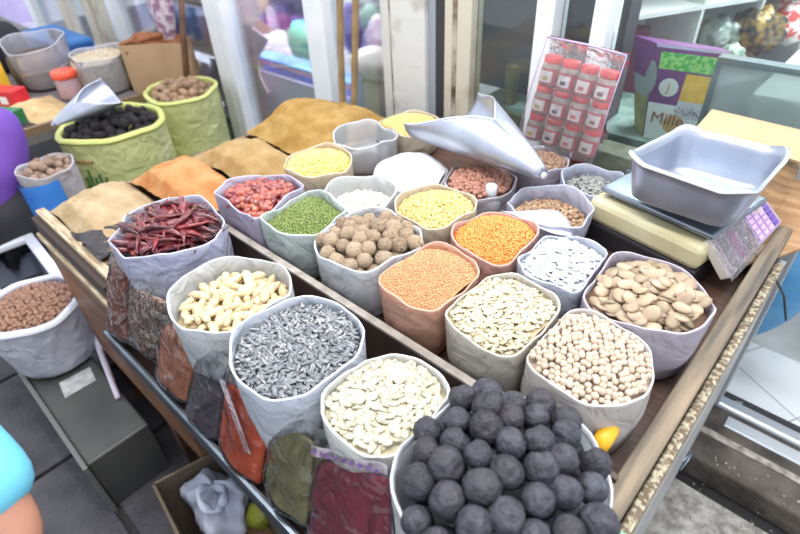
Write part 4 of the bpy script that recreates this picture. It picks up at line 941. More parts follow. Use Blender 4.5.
for i in range(34):
    q = mc+ux*rs.uniform(-wC/2+.08, wC/2-.08)+uy*rs.uniform(.02, .10)+Vector((0, 0, -.025+.05*rs.random()))
    if CK is None:
        CK = mk('cinnamon_stick', tbk, mat('cinnamon_bark', (150, 92, 58), .7, (112, 62, 40), 40, rand=.3, c3=(180, 118, 74)), smooth=True, origin=(0, 0, 0)); o = CK
    else: o = CK.copy(); COL.objects.link(o)
    o.location = q; o.rotation_euler = (rs.uniform(-.2, .2), rs.uniform(-.25, .25), rs.uniform(.3, 1.5)); o['label'] = 'curled brown piece of cinnamon bark heaped in the cardboard carton'; o['category'] = 'cinnamon'; o['group'] = 'cinnamon bark in the carton'
b = MB(); b.tube([P(180, -25, y=1.50), P(183, 30, y=1.46), P(187, 84, y=1.40)], .017, 8); mk('wooden_pole', b, mat('brown_pole', (126, 92, 70), .6, (98, 70, 54), 10), smooth=True, label='upright brown wooden pole beside the cinnamon carton', category='pole')
b = MB(); c_ = P(161, 8, y=1.42)
b.grid(lambda u, v: (c_.x+(.10+.05*math.sin(math.pi*v)-.05*v)*math.cos(2*math.pi*u)*(1-.8*v**6), c_.y+.05*math.sin(2*math.pi*u)*(1-.8*v**6), c_.z+.30-.52*v+.01*math.sin(9*u)), 24, 14)
mk('hanging_packets', b, mat('patterned_film', (214, 198, 208), .3, (150, 110, 140), 22, bump=.6, bs=20, fac=(.45, .55)), smooth=True, label='clear patterned packet hanging above the cinnamon carton', category='packet')
b = MB(); p = P(20, 42, z=.80); b.box(p.x-.35, p.x+.30, p.y+.10, p.y+.34, .62, .80); mk('blue_crate', b, mat('blue_plastic', (46, 112, 178), .45, (36, 92, 156), 5), bevel=.02, label='long blue plastic crate behind the cloudy bags', category='crate')
# coloured packets behind the left window
wsh = thing('window_shelf', (-3.5, 1.8, 0), 'shelf of coloured packets behind the left shop window', 'shelf')
for z in (.43, .72, 1.0, 1.3):
    b = MB(); b.box(-4.1, -2.92, 1.66, 1.95, z, z+.02); mk('board', b, mat('beige_shelf', (196, 178, 158), .6), wsh)
rs = random.Random(8); cl = [(190, 60, 90), (70, 130, 80), (224, 190, 90), (210, 210, 214), (120, 60, 90), (200, 150, 170), (170, 180, 70), (220, 120, 120), (90, 100, 130)]
cn = ['crimson', 'green', 'yellow', 'white', 'plum', 'pink', 'lime green', 'coral', 'slate blue']
pk0 = {}
for zi, z in enumerate((.45, .74, 1.02)):
    for i in range(9):
        k = rs.randrange(9); x = -4.02+i*.13; m = mat('packet_'+cn[k].replace(' ', '_'), cl[k], .35, tuple(min(255, c+60) for c in cl[k]), 25, bump=.4)
        b = MB(); h = rs.uniform(.13, .2)
        b.grid(lambda u, v: (x+(.05+.004*math.sin(20*v))*math.cos(2*math.pi*u), 1.78+.035*math.sin(2*math.pi*u)*math.sin(math.pi*min(max(v, .08), .92))+rs.uniform(-.003, .003), z+h*v), 12, 6)
        mk('snack_packet', b, m, smooth=True, label='%s crumpled packet behind the left window, %s shelf' % (cn[k], ['lowest', 'middle', 'upper'][zi]), category='packet', group='packets behind the left window')
b = MB(); b.box(-4.70, -4.25, 1.75, 1.78, .45, 1.6); mk('lavender_board', b, mat('pale_lavender', (206, 200, 226), .6), label='pale lavender board behind the far left pane', category='board')
b = MB(); b.box(-5.9, -5.0, 1.75, 1.78, .45, 1.6); mk('lavender_board', b, mat('pale_lavender', (206, 200, 226), .6), label='wide pale lavender board behind the outermost left pane', category='board')

# ================================================================== LEFT FOREGROUND : stool, metal box, hazelnut sack
p = P(30, 305, z=.50); NB.clear()
SK['hz'] = sack(p.x, p.y, .50, .160, .262, 'white woven sack of hazelnuts on the dark metal box at the left', col=(214, 216, 228), fill=.02, dome=.03, rim=.016, rb=.80, seed=80, rimc=(226, 228, 238))
S = SK['hz']; pour(S, shape_ell(.0095, .0085, .0085, ICO2), spread(S, .0165, 2, jit=.3, dz=.005, seed=90, zoff=-.004), 'hazelnut', mat('hazelnut_shell', (162, 124, 100), .5, (130, 94, 76), 90, rand=.2, c3=(134, 98, 80)), 'small round brown hazelnut in the white woven sack at the left', 'hazelnut', 'hazelnuts in the left woven sack', 'hazelnut_rest', 'far edge of the hazelnut heap', seed=90, tilt=1)
bed('hazelnut_layer', S, mat('hazel_bed', (100, 72, 58), .7), 'lower layer of hazelnuts', 'hazelnut', drop=.006)
bx = thing('metal_box', (-1.62, .09, 0), 'dark grey metal box with a white sticker under the hazelnut sack', 'box')
b = MB(); b.box(-2.0, -1.33, -.02, .175, .0, .25); mk('body', b, mat('dark_grey_metal', (84, 84, 82), .5, (66, 66, 66), 5, metal=.2), bx, bevel=.006)
b = MB(); b.box(-2.0, -1.31, -.035, -.02, .0, .262); mk('side_rail', b, mat('mid_grey_metal', (110, 110, 108), .45, metal=.3), bx, bevel=.003)
# sticker lies on the lid next to the sack
L0, L1, L2, L3 = P(59, 383, z=.252), P(90, 367, z=.252), P(96, 380, z=.252), P(65, 398, z=.252)
b = MB(); b.add([tuple(q) for q in (L0, L1, L2, L3)]+[(q.x, q.y, .2505) for q in (L0, L1, L2, L3)], [(0, 1, 2, 3), (0, 4, 5, 1), (1, 5, 6, 2), (2, 6, 7, 3), (3, 7, 4, 0)]); mk('sticker', b, mat('worn_sticker', (186, 186, 184), .5, (150, 152, 154), 40), bx)
b = MB(); b.tube([P(84, 300, z=.40), P(96, 340, z=.30), P(118, 398, z=.262)], [.008, .011, .009], 8); mk('marker_pen', b, mat('pen_lilac', (206, 196, 214), .4), smooth=True, label='slim lilac and teal tube standing beside the hazelnut sack', category='pen')
# white open box/stool
stl = thing('plastic_stool', (-2.3, .12, 0), 'pale grey plastic stool with an open square seat beside the purple shirt', 'stool')
T0, T1, T2, T3 = P(-40, 250, z=.44), P(27, 226, z=.44), P(74, 286, z=.44), P(2, 316, z=.44)
cT = (T0+T1+T2+T3)/4
def ring(b, s0, s1, z0, z1, pts=(T0, T1, T2, T3)):
    o_ = [cT+(q-cT)*s0 for q in pts]; i_ = [cT+(q-cT)*s1 for q in pts]
    v = [(q.x, q.y, z1) for q in o_]+[(q.x, q.y, z1) for q in i_]+[(q.x, q.y, z0) for q in o_]+[(q.x, q.y, z0) for q in i_]
    f = []
    for k in range(4):
        l = (k+1) % 4; f += [(k, l, 4+l, 4+k), (8+k, 12+k, 12+l, 8+l), (k, 8+k, 8+l, l), (4+k, 4+l, 12+l, 12+k)]
    b.add(v, f)
M_stl = mat('pale_grey_plastic', (206, 208, 216), .45, (190, 192, 204), 6)
b = MB(); ring(b, 1, .66, .41, .44); mk('seat', b, M_stl, stl, bevel=.008)
b = MB(); ring(b, .97, .93, .22, .41); mk('apron', b, mat('blue_grey_plastic', (140, 146, 166), .5), stl)
b = MB(); b.box(cT.x-.10, cT.x+.10, cT.y-.10, cT.y+.10, .20, .23); mk('inner_tray', b, mat('dark_brown_mottle', (72, 56, 46), .8, (44, 38, 36), 10), stl)  # tray inside the seat opening, mottled dark brown
for q in (T0, T1, T2, T3):
    c_ = cT+(q-cT)*.9; b = MB(); b.box(c_.x-.02, c_.x+.02, c_.y-.02, c_.y+.02, 0, .41); mk('leg', b, M_stl, stl)
# dark plank between the stool and the chest
b = MB(); b.box(-1.98, -1.76, .25, .62, .0, .34); mk('dark_crate', b, mat('dark_brown_crate', (70, 58, 54), .7, (50, 42, 40), 8), bevel=.005, label='dark brown crate between the spice chest and the stool', category='crate')

# ---- carton under the table
CA, CB_, CC = P(153, 484, z=.34), P(226, 446, z=.34), P(300, 560, z=.34)
cux = (CC-CB_); cux.z = 0; cux.normalize(); cuy = (CB_-CA); cuy.z = 0; wy = cuy.length; cuy.normalize(); wx = .46
ct = thing('cardboard_box', tuple(CA+cux*wx/2+cuy*wy/2-Vector((0, 0, .34))), 'open cardboard box under the stall holding a white carrier bag', 'box')
def cwall(nm, c_, ax, hl, m):
    b = MB(); b.obox(c_-Vector((0, 0, .17)), ax, Vector((-ax.y, ax.x, 0)), (0, 0, 1), hl, .004, .17); mk(nm, b, m, ct)
cwall('side_wall', CA+cuy*wy/2, cuy, wy/2, M_cards); cwall('side_wall', CA+cux*wx+cuy*wy/2, cuy, wy/2, M_cards)
cwall('front_wall', CA+cux*wx/2, cux, wx/2, M_cards); cwall('back_wall', CB_+cux*wx/2, cux, wx/2, M_cards)
b = MB(); c_ = CA+cux*wx/2+cuy*wy/2; c_.z = .01; b.obox(c_, cux, cuy, (0, 0, 1), wx/2, wy/2, .006); mk('bottom', b, M_cards, ct)
bc = P(222, 500, z=.26)
b = MB()
def bagf(u, v):
    a = 2*math.pi*u; ph_ = math.pi*v; R = .085*(1+.16*math.sin(3*a+2*ph_)+.10*math.sin(5*a-3*ph_)+.05*math.sin(11*a+6*ph_))
    return (bc.x+R*1.15*math.sin(ph_)*math.cos(a), bc.y+R*math.sin(ph_)*math.sin(a), .26-R*.75*math.cos(ph_)+.02*math.sin(a*2))
b.grid(bagf, 48, 30); M_wb = mat('white_carrier', (216, 220, 236), .35, (186, 192, 214), 12, bump=.8, bs=14, transl=.25)
cb = mk('carrier_bag', b, M_wb, smooth=True, label='crumpled white carrier bag with looped handles inside the cardboard box', category='plastic bag')
for (q, rr_) in ((P(213, 497, z=.345), .03),):
    t = MB(); n = 20; pts = [q+Vector((rr_*1.3*math.cos(2*math.pi*k/n), rr_*math.sin(2*math.pi*k/n), .012*math.sin(4*math.pi*k/n))) for k in range(n+1)]
    t.tube(pts, [.010+.004*math.sin(k*1.3) for k in range(n+1)], 8); mk('handle', t, M_wb, cb, smooth=True)
b = MB(); q = P(262, 512, z=.24); b.add([(x*.04+q.x, y*.045+q.y, z*.04+q.z) for x, y, z in (v*(1+.2*math.sin(7*v[0]+5*v[1])) for v in ICO2[0])], ICO2[1])
mk('yellow_wrapper', b, mat('yellow_green_wrap', (170, 172, 58), .5, (120, 128, 50), 20, bump=.5), smooth=True, label='crumpled yellow green wrapper beside the white carrier bag', category='wrapper')
b = MB(); b.box(bc.x-.18, bc.x+.2, bc.y-.05, bc.y+.13, .02, .17, rot=.1); mk('folded_board', b, M_cardb, label='folded cardboard under the white carrier bag', category='cardboard')

# ================================================================== RIGHT SIDE
b = MB(); b.tube([P(598, 450, z=.93), P(603, 440, z=.945), P(609, 431, z=.945), P(614, 427, z=.93)], [.012, .014, .014, .011], 12)
mk('yellow_tool', b, mat('yellow_plastic', (226, 168, 30), .4), smooth=True, label='yellow plastic tool poking up between the chickpea bag and the table edge', category='tool')
b = MB(); q = P(612, 530, z=.935); b.box(q.x+.004, q.x+.034, q.y-.05, q.y+.005, .916, .945, rot=.3)
mk('mint_box', b, mat('mint_plastic', (128, 208, 164), .45), bevel=.008, label='mint green plastic box standing on the end of the worn table rail', category='box')
b = MB(); q = P(680, 405, z=.12); b.add([(v[0]*.022+q.x, v[1]*.03+q.y, v[2]*.03+.13) for v in ICO2[0]], ICO2[1]); mk('red_stopper', b, mat('red_plastic', (214, 60, 56), .4), smooth=True, label='small red plastic cap on the curb beside the door frame', category='cap')
b = MB(); b.tube([P(692, 452, z=.13), P(683, 461, z=.125), P(674, 466, z=.11)], .004, 6); b.tube([P(692, 452, z=.13), P(688, 460, z=.12), P(680, 470, z=.108)], .004, 6); mk('bent_hook', b, M_steel, smooth=True, label='small bent metal hook on the dirty curb', category='hook')
rs = random.Random(5)
for i in range(90):
    u = rs.uniform(645, 800); v = 440+(u-645)*.45+rs.uniform(-14, 60); z = .105 if v < 455+(u-690)*.5 else .022
    q = P(u, v, z=z); 
    if q.y > 1.54: continue
    if i == 0: b = MB(); b.add([(a[0]*.004, a[1]*.005, a[2]*.002) for a in ICO1[0]], ICO1[1]); D0 = mk('grit', b, mat('pale_grit', (170, 164, 156), .8, rand=.4, c3=(70, 62, 56)), origin=(0, 0, 0), label='scattered pale grit on the curb beside the table', category='grit', group='grit on the curb'); o = D0
    else: o = D0.copy(); COL.objects.link(o)
    o.location = (q.x, q.y, (.102 if q.y > 1.3 else .021)); k = rs.uniform(.3, 1.1); o.scale = (k, k, k)
# blue bag behind the door
b = MB(); q = P(768, 290, y=1.82)
b.grid(lambda u, v: (q.x+.10*math.cos(2*math.pi*u)*(math.sin(math.pi*min(.98, v+.05))**.7)*(1+.15*math.sin(6*math.pi*u+4*v)), q.y+.07*math.sin(2*math.pi*u)*(math.sin(math.pi*min(.98, v+.05))**.7), .74-.52*v-.03*math.cos(2*math.pi*u)), 30, 24)
mk('blue_bag', b, mat('blue_carrier', (128, 192, 230), .35, (84, 160, 212), 7, bump=.8, bs=9, transl=.3), smooth=True, label='translucent blue carrier bag hanging inside the open door', category='plastic bag')
b = MB(); b.tube([P(700, 432, z=.075), P(735, 430, z=.085), P(765, 436, z=.08), P(810, 440, z=.08)], [.008, .014, .016, .012], 8); mk('brown_rag', b, mat('brown_cloth', (112, 96, 82), .9, (84, 70, 60), 20, bump=.7), smooth=True, label='twisted brown rag on the white tiles behind the sill', category='rag')
b = MB(); q = P(737, 408, z=.065); b.add([(v[0]*.03*(1+.3*math.sin(9*v[1]))+q.x, v[1]*.035+q.y, .07+v[2]*.012*(1+.4*math.sin(8*v[0]))) for v in ICO2[0]], ICO2[1]); mk('foil_scrap', b, mat('grey_scrap', (170, 172, 170), .4, (120, 122, 120), 30), smooth=True, label='small crumpled grey scrap on the white tiled floor', category='scrap')
# window sill behind the glass, turquoise with worn paint
b = MB(); b.box(-1.13, -.10, 1.625, 2.0, .86, .915); mk('window_ledge', b, mat('turquoise_worn', (150, 176, 166), .6, (104, 120, 108), 9, bump=.4, fac=(.42, .58)), label='worn turquoise ledge behind the glass under the product box', category='ledge')
b = MB(); b.box(-.665, -.60, 1.47, 1.54, .86, .97); mk('red_brick', b, mat('brick_red', (156, 82, 72), .8, (120, 60, 54), 20), bevel=.004, label='reddish brick standing behind the jar pack corner', category='brick')
b = MB(); b.box(-.60, -.10, 1.46, 1.545, .86, .93); mk('stone_ledge', b, mat('green_stone', (148, 160, 142), .7, (112, 120, 104), 14, bump=.6), bevel=.004, label='mottled green stone ledge along the glass behind the scale', category='ledge')
# product box : a tapered printed carton
zb, zt = .915, 1.19
foot = [Vector((-.585, 1.73, 0)), Vector((-.525, 1.66, 0)), Vector((-.40, 1.68, 0)), Vector((-.44, 1.73, 0))]
top = [Vector((-.645, 1.72, 0)), Vector((-.555, 1.67, 0)), Vector((-.365, 1.70, 0)), Vector((-.40, 1.725, 0))]
v = [(q.x, q.y, zb) for q in foot]+[(q.x, q.y, zt) for q in top]
b = MB(); b.add(v, [(0, 1, 5, 4), (1, 2, 6, 5), (2, 3, 7, 6), (3, 0, 4, 7), (0, 3, 2, 1), (4, 5, 6, 7)])
PB = mk('product_carton', b, mat('purple_card', (112, 48, 118), .45), bevel=.002, label='tapered purple and white printed carton on the ledge behind the glass', category='carton')
def face(i, j, u, w, h=.0015):
    a = Vector(v[i])*(1-u)+Vector(v[j])*u; c_ = Vector(v[i+4])*(1-u)+Vector(v[j+4])*u; n_ = (Vector(v[j])-Vector(v[i])).cross(Vector((0, 0, 1))).normalized(); return a*(1-w)+c_*w+n_*h
def fq(nm, i, j, u0, u1, w0, w1, m, h=.0015, par=None):
    b = MB(); b.grid(lambda a, c_: tuple(face(i, j, u0+(u1-u0)*a, w0+(w1-w0)*c_, h)), 2, 2); return mk(nm, b, m, par or PB)
fq('white_panel', 1, 2, .0, 1, 0, .40, M_wp); fq('green_band', 1, 2, .08, .96, .76, .93, mat('green_leaf_print', (70, 170, 70), .5, (150, 210, 110), 90, fac=(.45, .55)), .0018)
fq('gold_panel', 1, 2, .52, .98, .46, .74, mat('gold_print', (222, 166, 40), .45, (240, 196, 70), 40), .0018); fq('grey_panel', 1, 2, .52, .98, .28, .46, mat('pale_grey_print', (200, 198, 204), .5), .002)
fq('top_edge', 1, 2, 0, 1, .97, 1.0, mat('lilac_edge', (190, 176, 206), .5), .002)
def disc(nm, i, j, u, w, r, m, h):
    c_ = face(i, j, u, w, h); a = (Vector(v[j])-Vector(v[i])).normalized(); b = MB(); n = 24
    b.add([tuple(c_)]+[tuple(c_+a*(r*(1+.06*(k % 2))*math.cos(2*math.pi*k/n))+Vector((0, 0, 1))*(r*(1+.06*(k % 2))*math.sin(2*math.pi*k/n))) for k in range(n)], [(0, k+1, (k+1) % n+1) for k in range(n)]); return mk(nm, b, m, PB)
disc('round_badge', 1, 2, .30, .58, .026, M_wp, .003); disc('cereal_picture', 1, 2, .55, .20, .028, mat('cereal_print', (196, 142, 84), .6, (226, 190, 130), 120), .003)
disc('pale_arc', 0, 1, .95, .66, .045, mat('grey_arc', (150, 160, 160), .5), .003)
fq('olive_side', 0, 1, .12, .95, .0, .42, mat('olive_print', (176, 170, 96), .5, (130, 140, 100), 20), .0018); fq('grey_side', 0, 1, .05, .98, .42, .62, mat('grey_arc', (150, 160, 160), .5), .0018)
def txt(s_, size, u, w, m, h=.004, italic=0):
    c_ = face(1, 2, u, w, h); a = (Vector(v[2])-Vector(v[1])).normalized(); n_ = a.cross(Vector((0, 0, 1)))
    M4 = Matrix(((a.x, 0, n_.x, c_.x), (a.y, 0, n_.y, c_.y), (a.z, 1, n_.z, c_.z), (0, 0, 0, 1))); text_mesh(s_, size, m, M4, PB)
txt('J', .036, .30, .58, mat('gold_letter', (206, 150, 60), .4)); txt('Mille', .05, .42, .24, mat('brown_letter', (140, 84, 60), .5)); txt('تناول', .026, .76, .37, mat('dark_letter', (80, 70, 90), .5))
# cubby shelves going away from the glass
d = Vector((.437, .9, 0)).normalized(); nn_ = Vector((-.9, .437, 0)).normalized()
p0 = P(637, 18, z=1.2); CS = thing('pigeonhole_shelf', (p0.x+d.x*.6, p0.y+d.y*.6, .0), 'white pigeonhole shelf unit inside the shop on the right', 'shelf')
M_cub = mat('cubby_white', (214, 216, 212), .6, (196, 198, 196), 5)
for k in range(0, 6):
    c_ = p0+d*(.28*k)+nn_*.12; c_.z = 1.05; b = MB(); b.obox(c_, d, nn_, (0, 0, 1), .006, .12, .5); mk('upright', b, M_cub, CS)
for z in (.62, .9, 1.2, 1.5):
    c_ = p0+d*.70+nn_*.12; c_.z = z; b = MB(); b.obox(c_, d, nn_, (0, 0, 1), .706, .12, .007); mk('board', b, M_cub, CS)
c_ = p0+d*.70+nn_*.244; c_.z = 1.05; b = MB(); b.obox(c_, d, nn_, (0, 0, 1), .706, .004, .5); mk('back', b, mat('cubby_back', (184, 184, 186), .7), CS)
b = MB(); q = p0+d*.02+nn_*.05; b.box(q.x-.03, q.x+.03, q.y-.03, q.y+.03, 1.0, 1.0); 
# glass counter in the shop with sweets
gc = thing('display_counter', (.1, 2.3, .06), 'pale display counter inside the shop carrying shiny bags of sweets', 'counter')
b = MB(); b.box(-.32, .9, 2.0, 2.75, .06, .98); mk('body', b, mat('counter_grey', (216, 220, 218), .5, (160, 164, 162), 4), gc)
b = MB(); b.box(-.33, .91, 1.985, 2.76, .98, 1.0); mk('top', b, M_cub, gc, bevel=.003)
for (u, v_, m, r, nm, lb) in ((716, 36, mat('silver_film', (186, 196, 190), .25, (110, 130, 116), 30, bump=.9, bs=40, metal=.4), .07, 'sweet_bag', 'silvery crinkled bag of sweets on the shop counter'),
                          (733, 50, mat('green_foil', (100, 150, 120), .3, (190, 200, 190), 40, bump=.9, bs=40, metal=.3), .045, 'sweet_bag', 'small green foil bag between the silver and gold ones'),
                          (754, 36, mat('gold_foil', (150, 120, 66), .25, (50, 50, 52), 40, bump=.9, bs=40, metal=.5, fac=(.42, .58)), .085, 'sweet_bag', 'gold and black bag of wrapped sweets on the shop counter'),
                          (786, 26, mat('red_white_foil', (216, 66, 62), .3, (236, 226, 226), 30, bump=.9, bs=40, fac=(.45, .55)), .085, 'sweet_bag', 'red and white bag of sweets at the right edge')):
    q = P(u, v_, z=1.07); b = MB(); sd = u
    b.add([(a[0]*r*(1+.18*math.sin(5*a[1]+sd)+.12*math.sin(9*a[2]+3*a[0]))+q.x, a[1]*r*.8*(1+.15*math.sin(6*a[0]+sd))+q.y, 1.002+r*1.1*(1+max(a[2], -.9)*(1+.15*math.sin(7*a[0]+6*a[1])))*.9) for a in ICO3[0]], ICO3[1])
    mk(nm, b, m, smooth=True, label=lb, category='bag of sweets')
b = MB(); b.box(-.36, -.10, 1.60, 1.64, 1.185, 1.20); b.box(-.372, -.36, 1.60, 1.64, .915, 1.20)
struct('trim_35', b, mat('dark_glass_edge', (96, 110, 112), .4))
b = MB(); b.box(-.36, -.11, 1.615, 1.621, .92, 1.185); struct('window_20', b, film('greenish_glass', (236, 242, 240), .5, .05, milk=(214, 220, 218)))
q = p0+d*.13+nn_*.12; b = MB(); b.box(q.x-.05, q.x+.04, q.y-.04, q.y+.04, .907, 1.13, rot=.4); mk('maroon_box', b, mat('maroon_card', (110, 44, 72), .5), bevel=.004, label='maroon box in the pigeonhole shelf behind the purple carton', category='box')
# cardboard sheets and board behind the tray
Q0, Q1, Q2, Q3 = P(712, 110, y=1.50), P(806, 132, y=1.50), P(806, 165, y=1.40), P(696, 128, y=1.42)
b = MB(); b.add([tuple(q) for q in (Q0, Q1, Q2, Q3)], [(0, 1, 2, 3)]); mk('cardboard_sheet', b, mat('orange_cardboard', (204, 176, 140), .8, (190, 158, 120), 5), sol=.006, label='orange tan cardboard sheet leaning behind the aluminium pan', category='cardboard')
b = MB(); b.add([tuple(q) for q in (P(762, 150, z=.985), P(815, 152, z=.985), P(800, 250, z=.90), P(742, 268, z=.885), P(735, 240, z=.885))], [(0, 1, 2, 3, 4)])
mk('tan_board', b, mat('tan_board', (190, 152, 112), .7, (158, 118, 82), 10, stretch=(1, 6, 1), bump=.3), sol=.008, label='worn tan board at the right end behind the scale console', category='board')

# ================================================================== MIDDLE : behind the open shop door
b = MB(); pts = [(234, -12), (270, -12), (266, 8), (254, 26), (267, 40), (256, 58), (262, 76), (270, 92), (258, 104), (270, 120), (260, 150), (218, 168)]
bp = [P(u, v_, y=1.72) for u, v_ in pts]; b.add([tuple(q+Vector((0, .02*math.sin(i*1.7), 0))) for i, q in enumerate(bp)], [tuple(range(len(bp)))])
mk('pink_cloth', b, mat('pale_pink_cloth', (232, 208, 214), .8, (222, 190, 190), 4, bump=.3), sol=.01, label='pale pink ragged sheet hanging just inside the shop door', category='cloth')
sc = thing('shop_counter', (-2.5, 2.0, .06), 'lavender grey shop counter behind the glass door', 'counter')
b = MB(); b.box(-3.3, -2.0, 1.80, 1.95, .06, .64); mk('body', b, mat('lavender_counter', (214, 206, 236), .5, (204, 196, 230), 3), sc)
b = MB(); b.box(-3.3, -2.0, 1.79, 1.96, .64, .654); mk('top', b, mat('lavender_top', (200, 190, 220), .5), sc)
for i, (z, h, x0, c_, lb) in enumerate(((.655, .035, -2.85, (60, 64, 214), 'bright blue folded plastic sheet on the shop counter, lowest of the pile'), (.691, .02, -2.95, (196, 120, 170), 'pink folded sheet between the two blue ones on the shop counter'), (.712, .022, -3.0, (92, 150, 230), 'sky blue folded sheet topmost on the shop counter'))):
    b = MB(); b.box(x0, -2.02, 1.81, 1.93, z, z+h); mk('folded_sheet', b, mat('sheet_%d' % i, c_, .4, tuple(min(255, k+40) for k in c_), 8, bump=.5), bevel=.012, label=lb, category='plastic sheet')
b = MB(); q = P(304, 42, y=2.3); b.add([(a[0]*.13+q.x, a[1]*.1+q.y, q.z+a[2]*.14*(1-.2*a[0])) for a in ICO2[0]], ICO2[1]); mk('green_bundle', b, mat('sea_green', (70, 178, 150), .5, (100, 196, 170), 8, bump=.4), smooth=True, label='sea green bundle behind the white stile in the shop', category='bundle')
bk = thing('back_shelf', (-3.6, 3.2, .06), 'purple lit shelf of goods at the back of the shop', 'shelf')
for z in (.35, .75, 1.15):
    b = MB(); b.box(-5.4, -3.0, 3.1, 3.4, z-.005, z+.015); mk('board', b, M_cub, bk)
b = MB(); b.box(-5.4, -3.0, 3.4, 3.42, .06, 1.6); mk('back', b, mat('lilac_back', (170, 158, 196), .7), bk)
rs = random.Random(4); pc = [(130, 90, 180), (180, 130, 200), (96, 70, 140), (214, 190, 224), (110, 100, 190)]; pcn = ['violet', 'orchid', 'dark purple', 'pale lilac', 'blue violet']
for zi, z in enumerate((.37, .77, 1.17)):
    for i in range(12):
        k = rs.randrange(5); x = -5.3+i*.19; b = MB(); hh_ = rs.uniform(.12, .26); b.box(x, x+.13, 3.15, 3.27, z, z+hh_)
        mk('boxed_goods', b, mat('goods_%d' % k, pc[k], .5), bevel=.01, label='%s box on the back shelf, %s board' % (pcn[k], ['lowest', 'middle', 'top'][zi]), category='box', group='boxes on the back shelf')
# two poles
for (a, c_, lb) in (((339, -30), (343, 132), 'left of the two slim bamboo poles before the white post'), ((356, -30), (354, 128), 'right of the two slim bamboo poles before the white post')):
    p1_, p2_ = P(*a, y=1.50), P(*c_, y=1.46); b = MB(); n = 9; b.tube([p1_*(1-k/n)+p2_*(k/n) for k in range(n+1)], [.0135+(.0015 if k % 3 == 0 else 0) for k in range(n+1)], 10)
    mk('bamboo_pole', b, mat('bamboo', (168, 144, 104), .55, (132, 106, 76), 9), smooth=True, label=lb, category='pole', group='bamboo poles')
# goods behind the narrow pane
ms = thing('corner_shelf', (-2.2, 2.2, .06), 'small pale shelf behind the two bamboo poles', 'shelf')
for z in (.62, .95, 1.25):
    b = MB(); b.box(-2.75, -1.5, 2.1, 2.45, z, z+.02); mk('board', b, M_cub, ms)
b = MB(); b.box(-2.75, -1.5, 2.45, 2.47, .06, 1.6); mk('back', b, mat('lilac_panel', (176, 160, 214), .6), ms)
def lump(nm, u, v_, y, rx, ry, rz, m, lb, cat, sd=1):
    q = P(u, v_, y=y); b = MB(); b.add([(a[0]*rx*(1+.12*math.sin(5*a[1]+sd)+.08*math.sin(8*a[2]))+q.x, a[1]*ry+q.y, q.z+a[2]*rz*(1+.12*math.sin(4*a[0]+sd))) for a in ICO3[0]], ICO3[1]); return mk(nm, b, m, smooth=True, label=lb, category=cat)
lump('cloth_bundle', 372, 64, 1.80, .14, .08, .075, mat('cream_cloth', (216, 208, 202), .8, (196, 186, 178), 8, bump=.5), 'cream cloth bundle behind the right bamboo pole', 'bundle')
lump('beige_sack', 376, 100, 1.82, .11, .10, .16, mat('beige_sacking', (188, 178, 164), .8, (166, 154, 140), 8, bump=.5), 'beige sack standing under the cream bundle', 'sack')
lump('blue_cone', 358, 100, 1.72, .035, .03, .15, mat('blue_grey_cloth', (140, 160, 204), .7), 'slim blue grey wrapped shape beside the beige sack', 'bundle')
lump('pink_packet', 377, 38, 1.95, .07, .05, .10, mat('pink_white_pack', (216, 180, 206), .4, (236, 226, 236), 18), 'pink and white packet high behind the bamboo poles', 'packet')
lump('green_packet', 370, 18, 1.98, .07, .05, .06, mat('pale_green_pack', (150, 180, 160), .5, (110, 150, 130), 14), 'pale green packet above the pink one', 'packet')
lump('purple_packet', 350, 30, 2.0, .08, .05, .12, mat('violet_pack', (110, 90, 160), .5), 'purple packet between the two bamboo poles', 'packet')

# ================================================================== PEOPLE
def skin(name, verts, edges, radii, m, parent=None, sub=2, root=0, **k):
    off = Vector((0, 0, 0)); o0 = Vector(verts[0]) if parent is None else Vector(parent.location)
    me = bpy.data.meshes.new(name); me.from_pydata([tuple(Vector(v_)-o0) for v_ in verts], edges, [])
    o = link(name, me, m, parent, **k); 
    if parent is None: o.location = o0
    md = o.modifiers.new('skin', 'SKIN'); md.use_smooth_shade = True
    lay = me.skin_vertices[0].data if me.skin_vertices else None
    if lay is None:
        bpy.context.view_layer.objects.active = o; 
        import bmesh
        bm = bmesh.new(); bm.from_mesh(me); bm.verts.layers.skin.verify(); bm.to_mesh(me); bm.free(); lay = me.skin_vertices[0].data
    for i, r in enumerate(radii): lay[i].radius = (r, r) if not isinstance(r, tuple) else r; lay[i].use_root = (i == root)
    sb = o.modifiers.new('sub', 'SUBSURF'); sb.levels = sub; sb.render_levels = sub
    return o
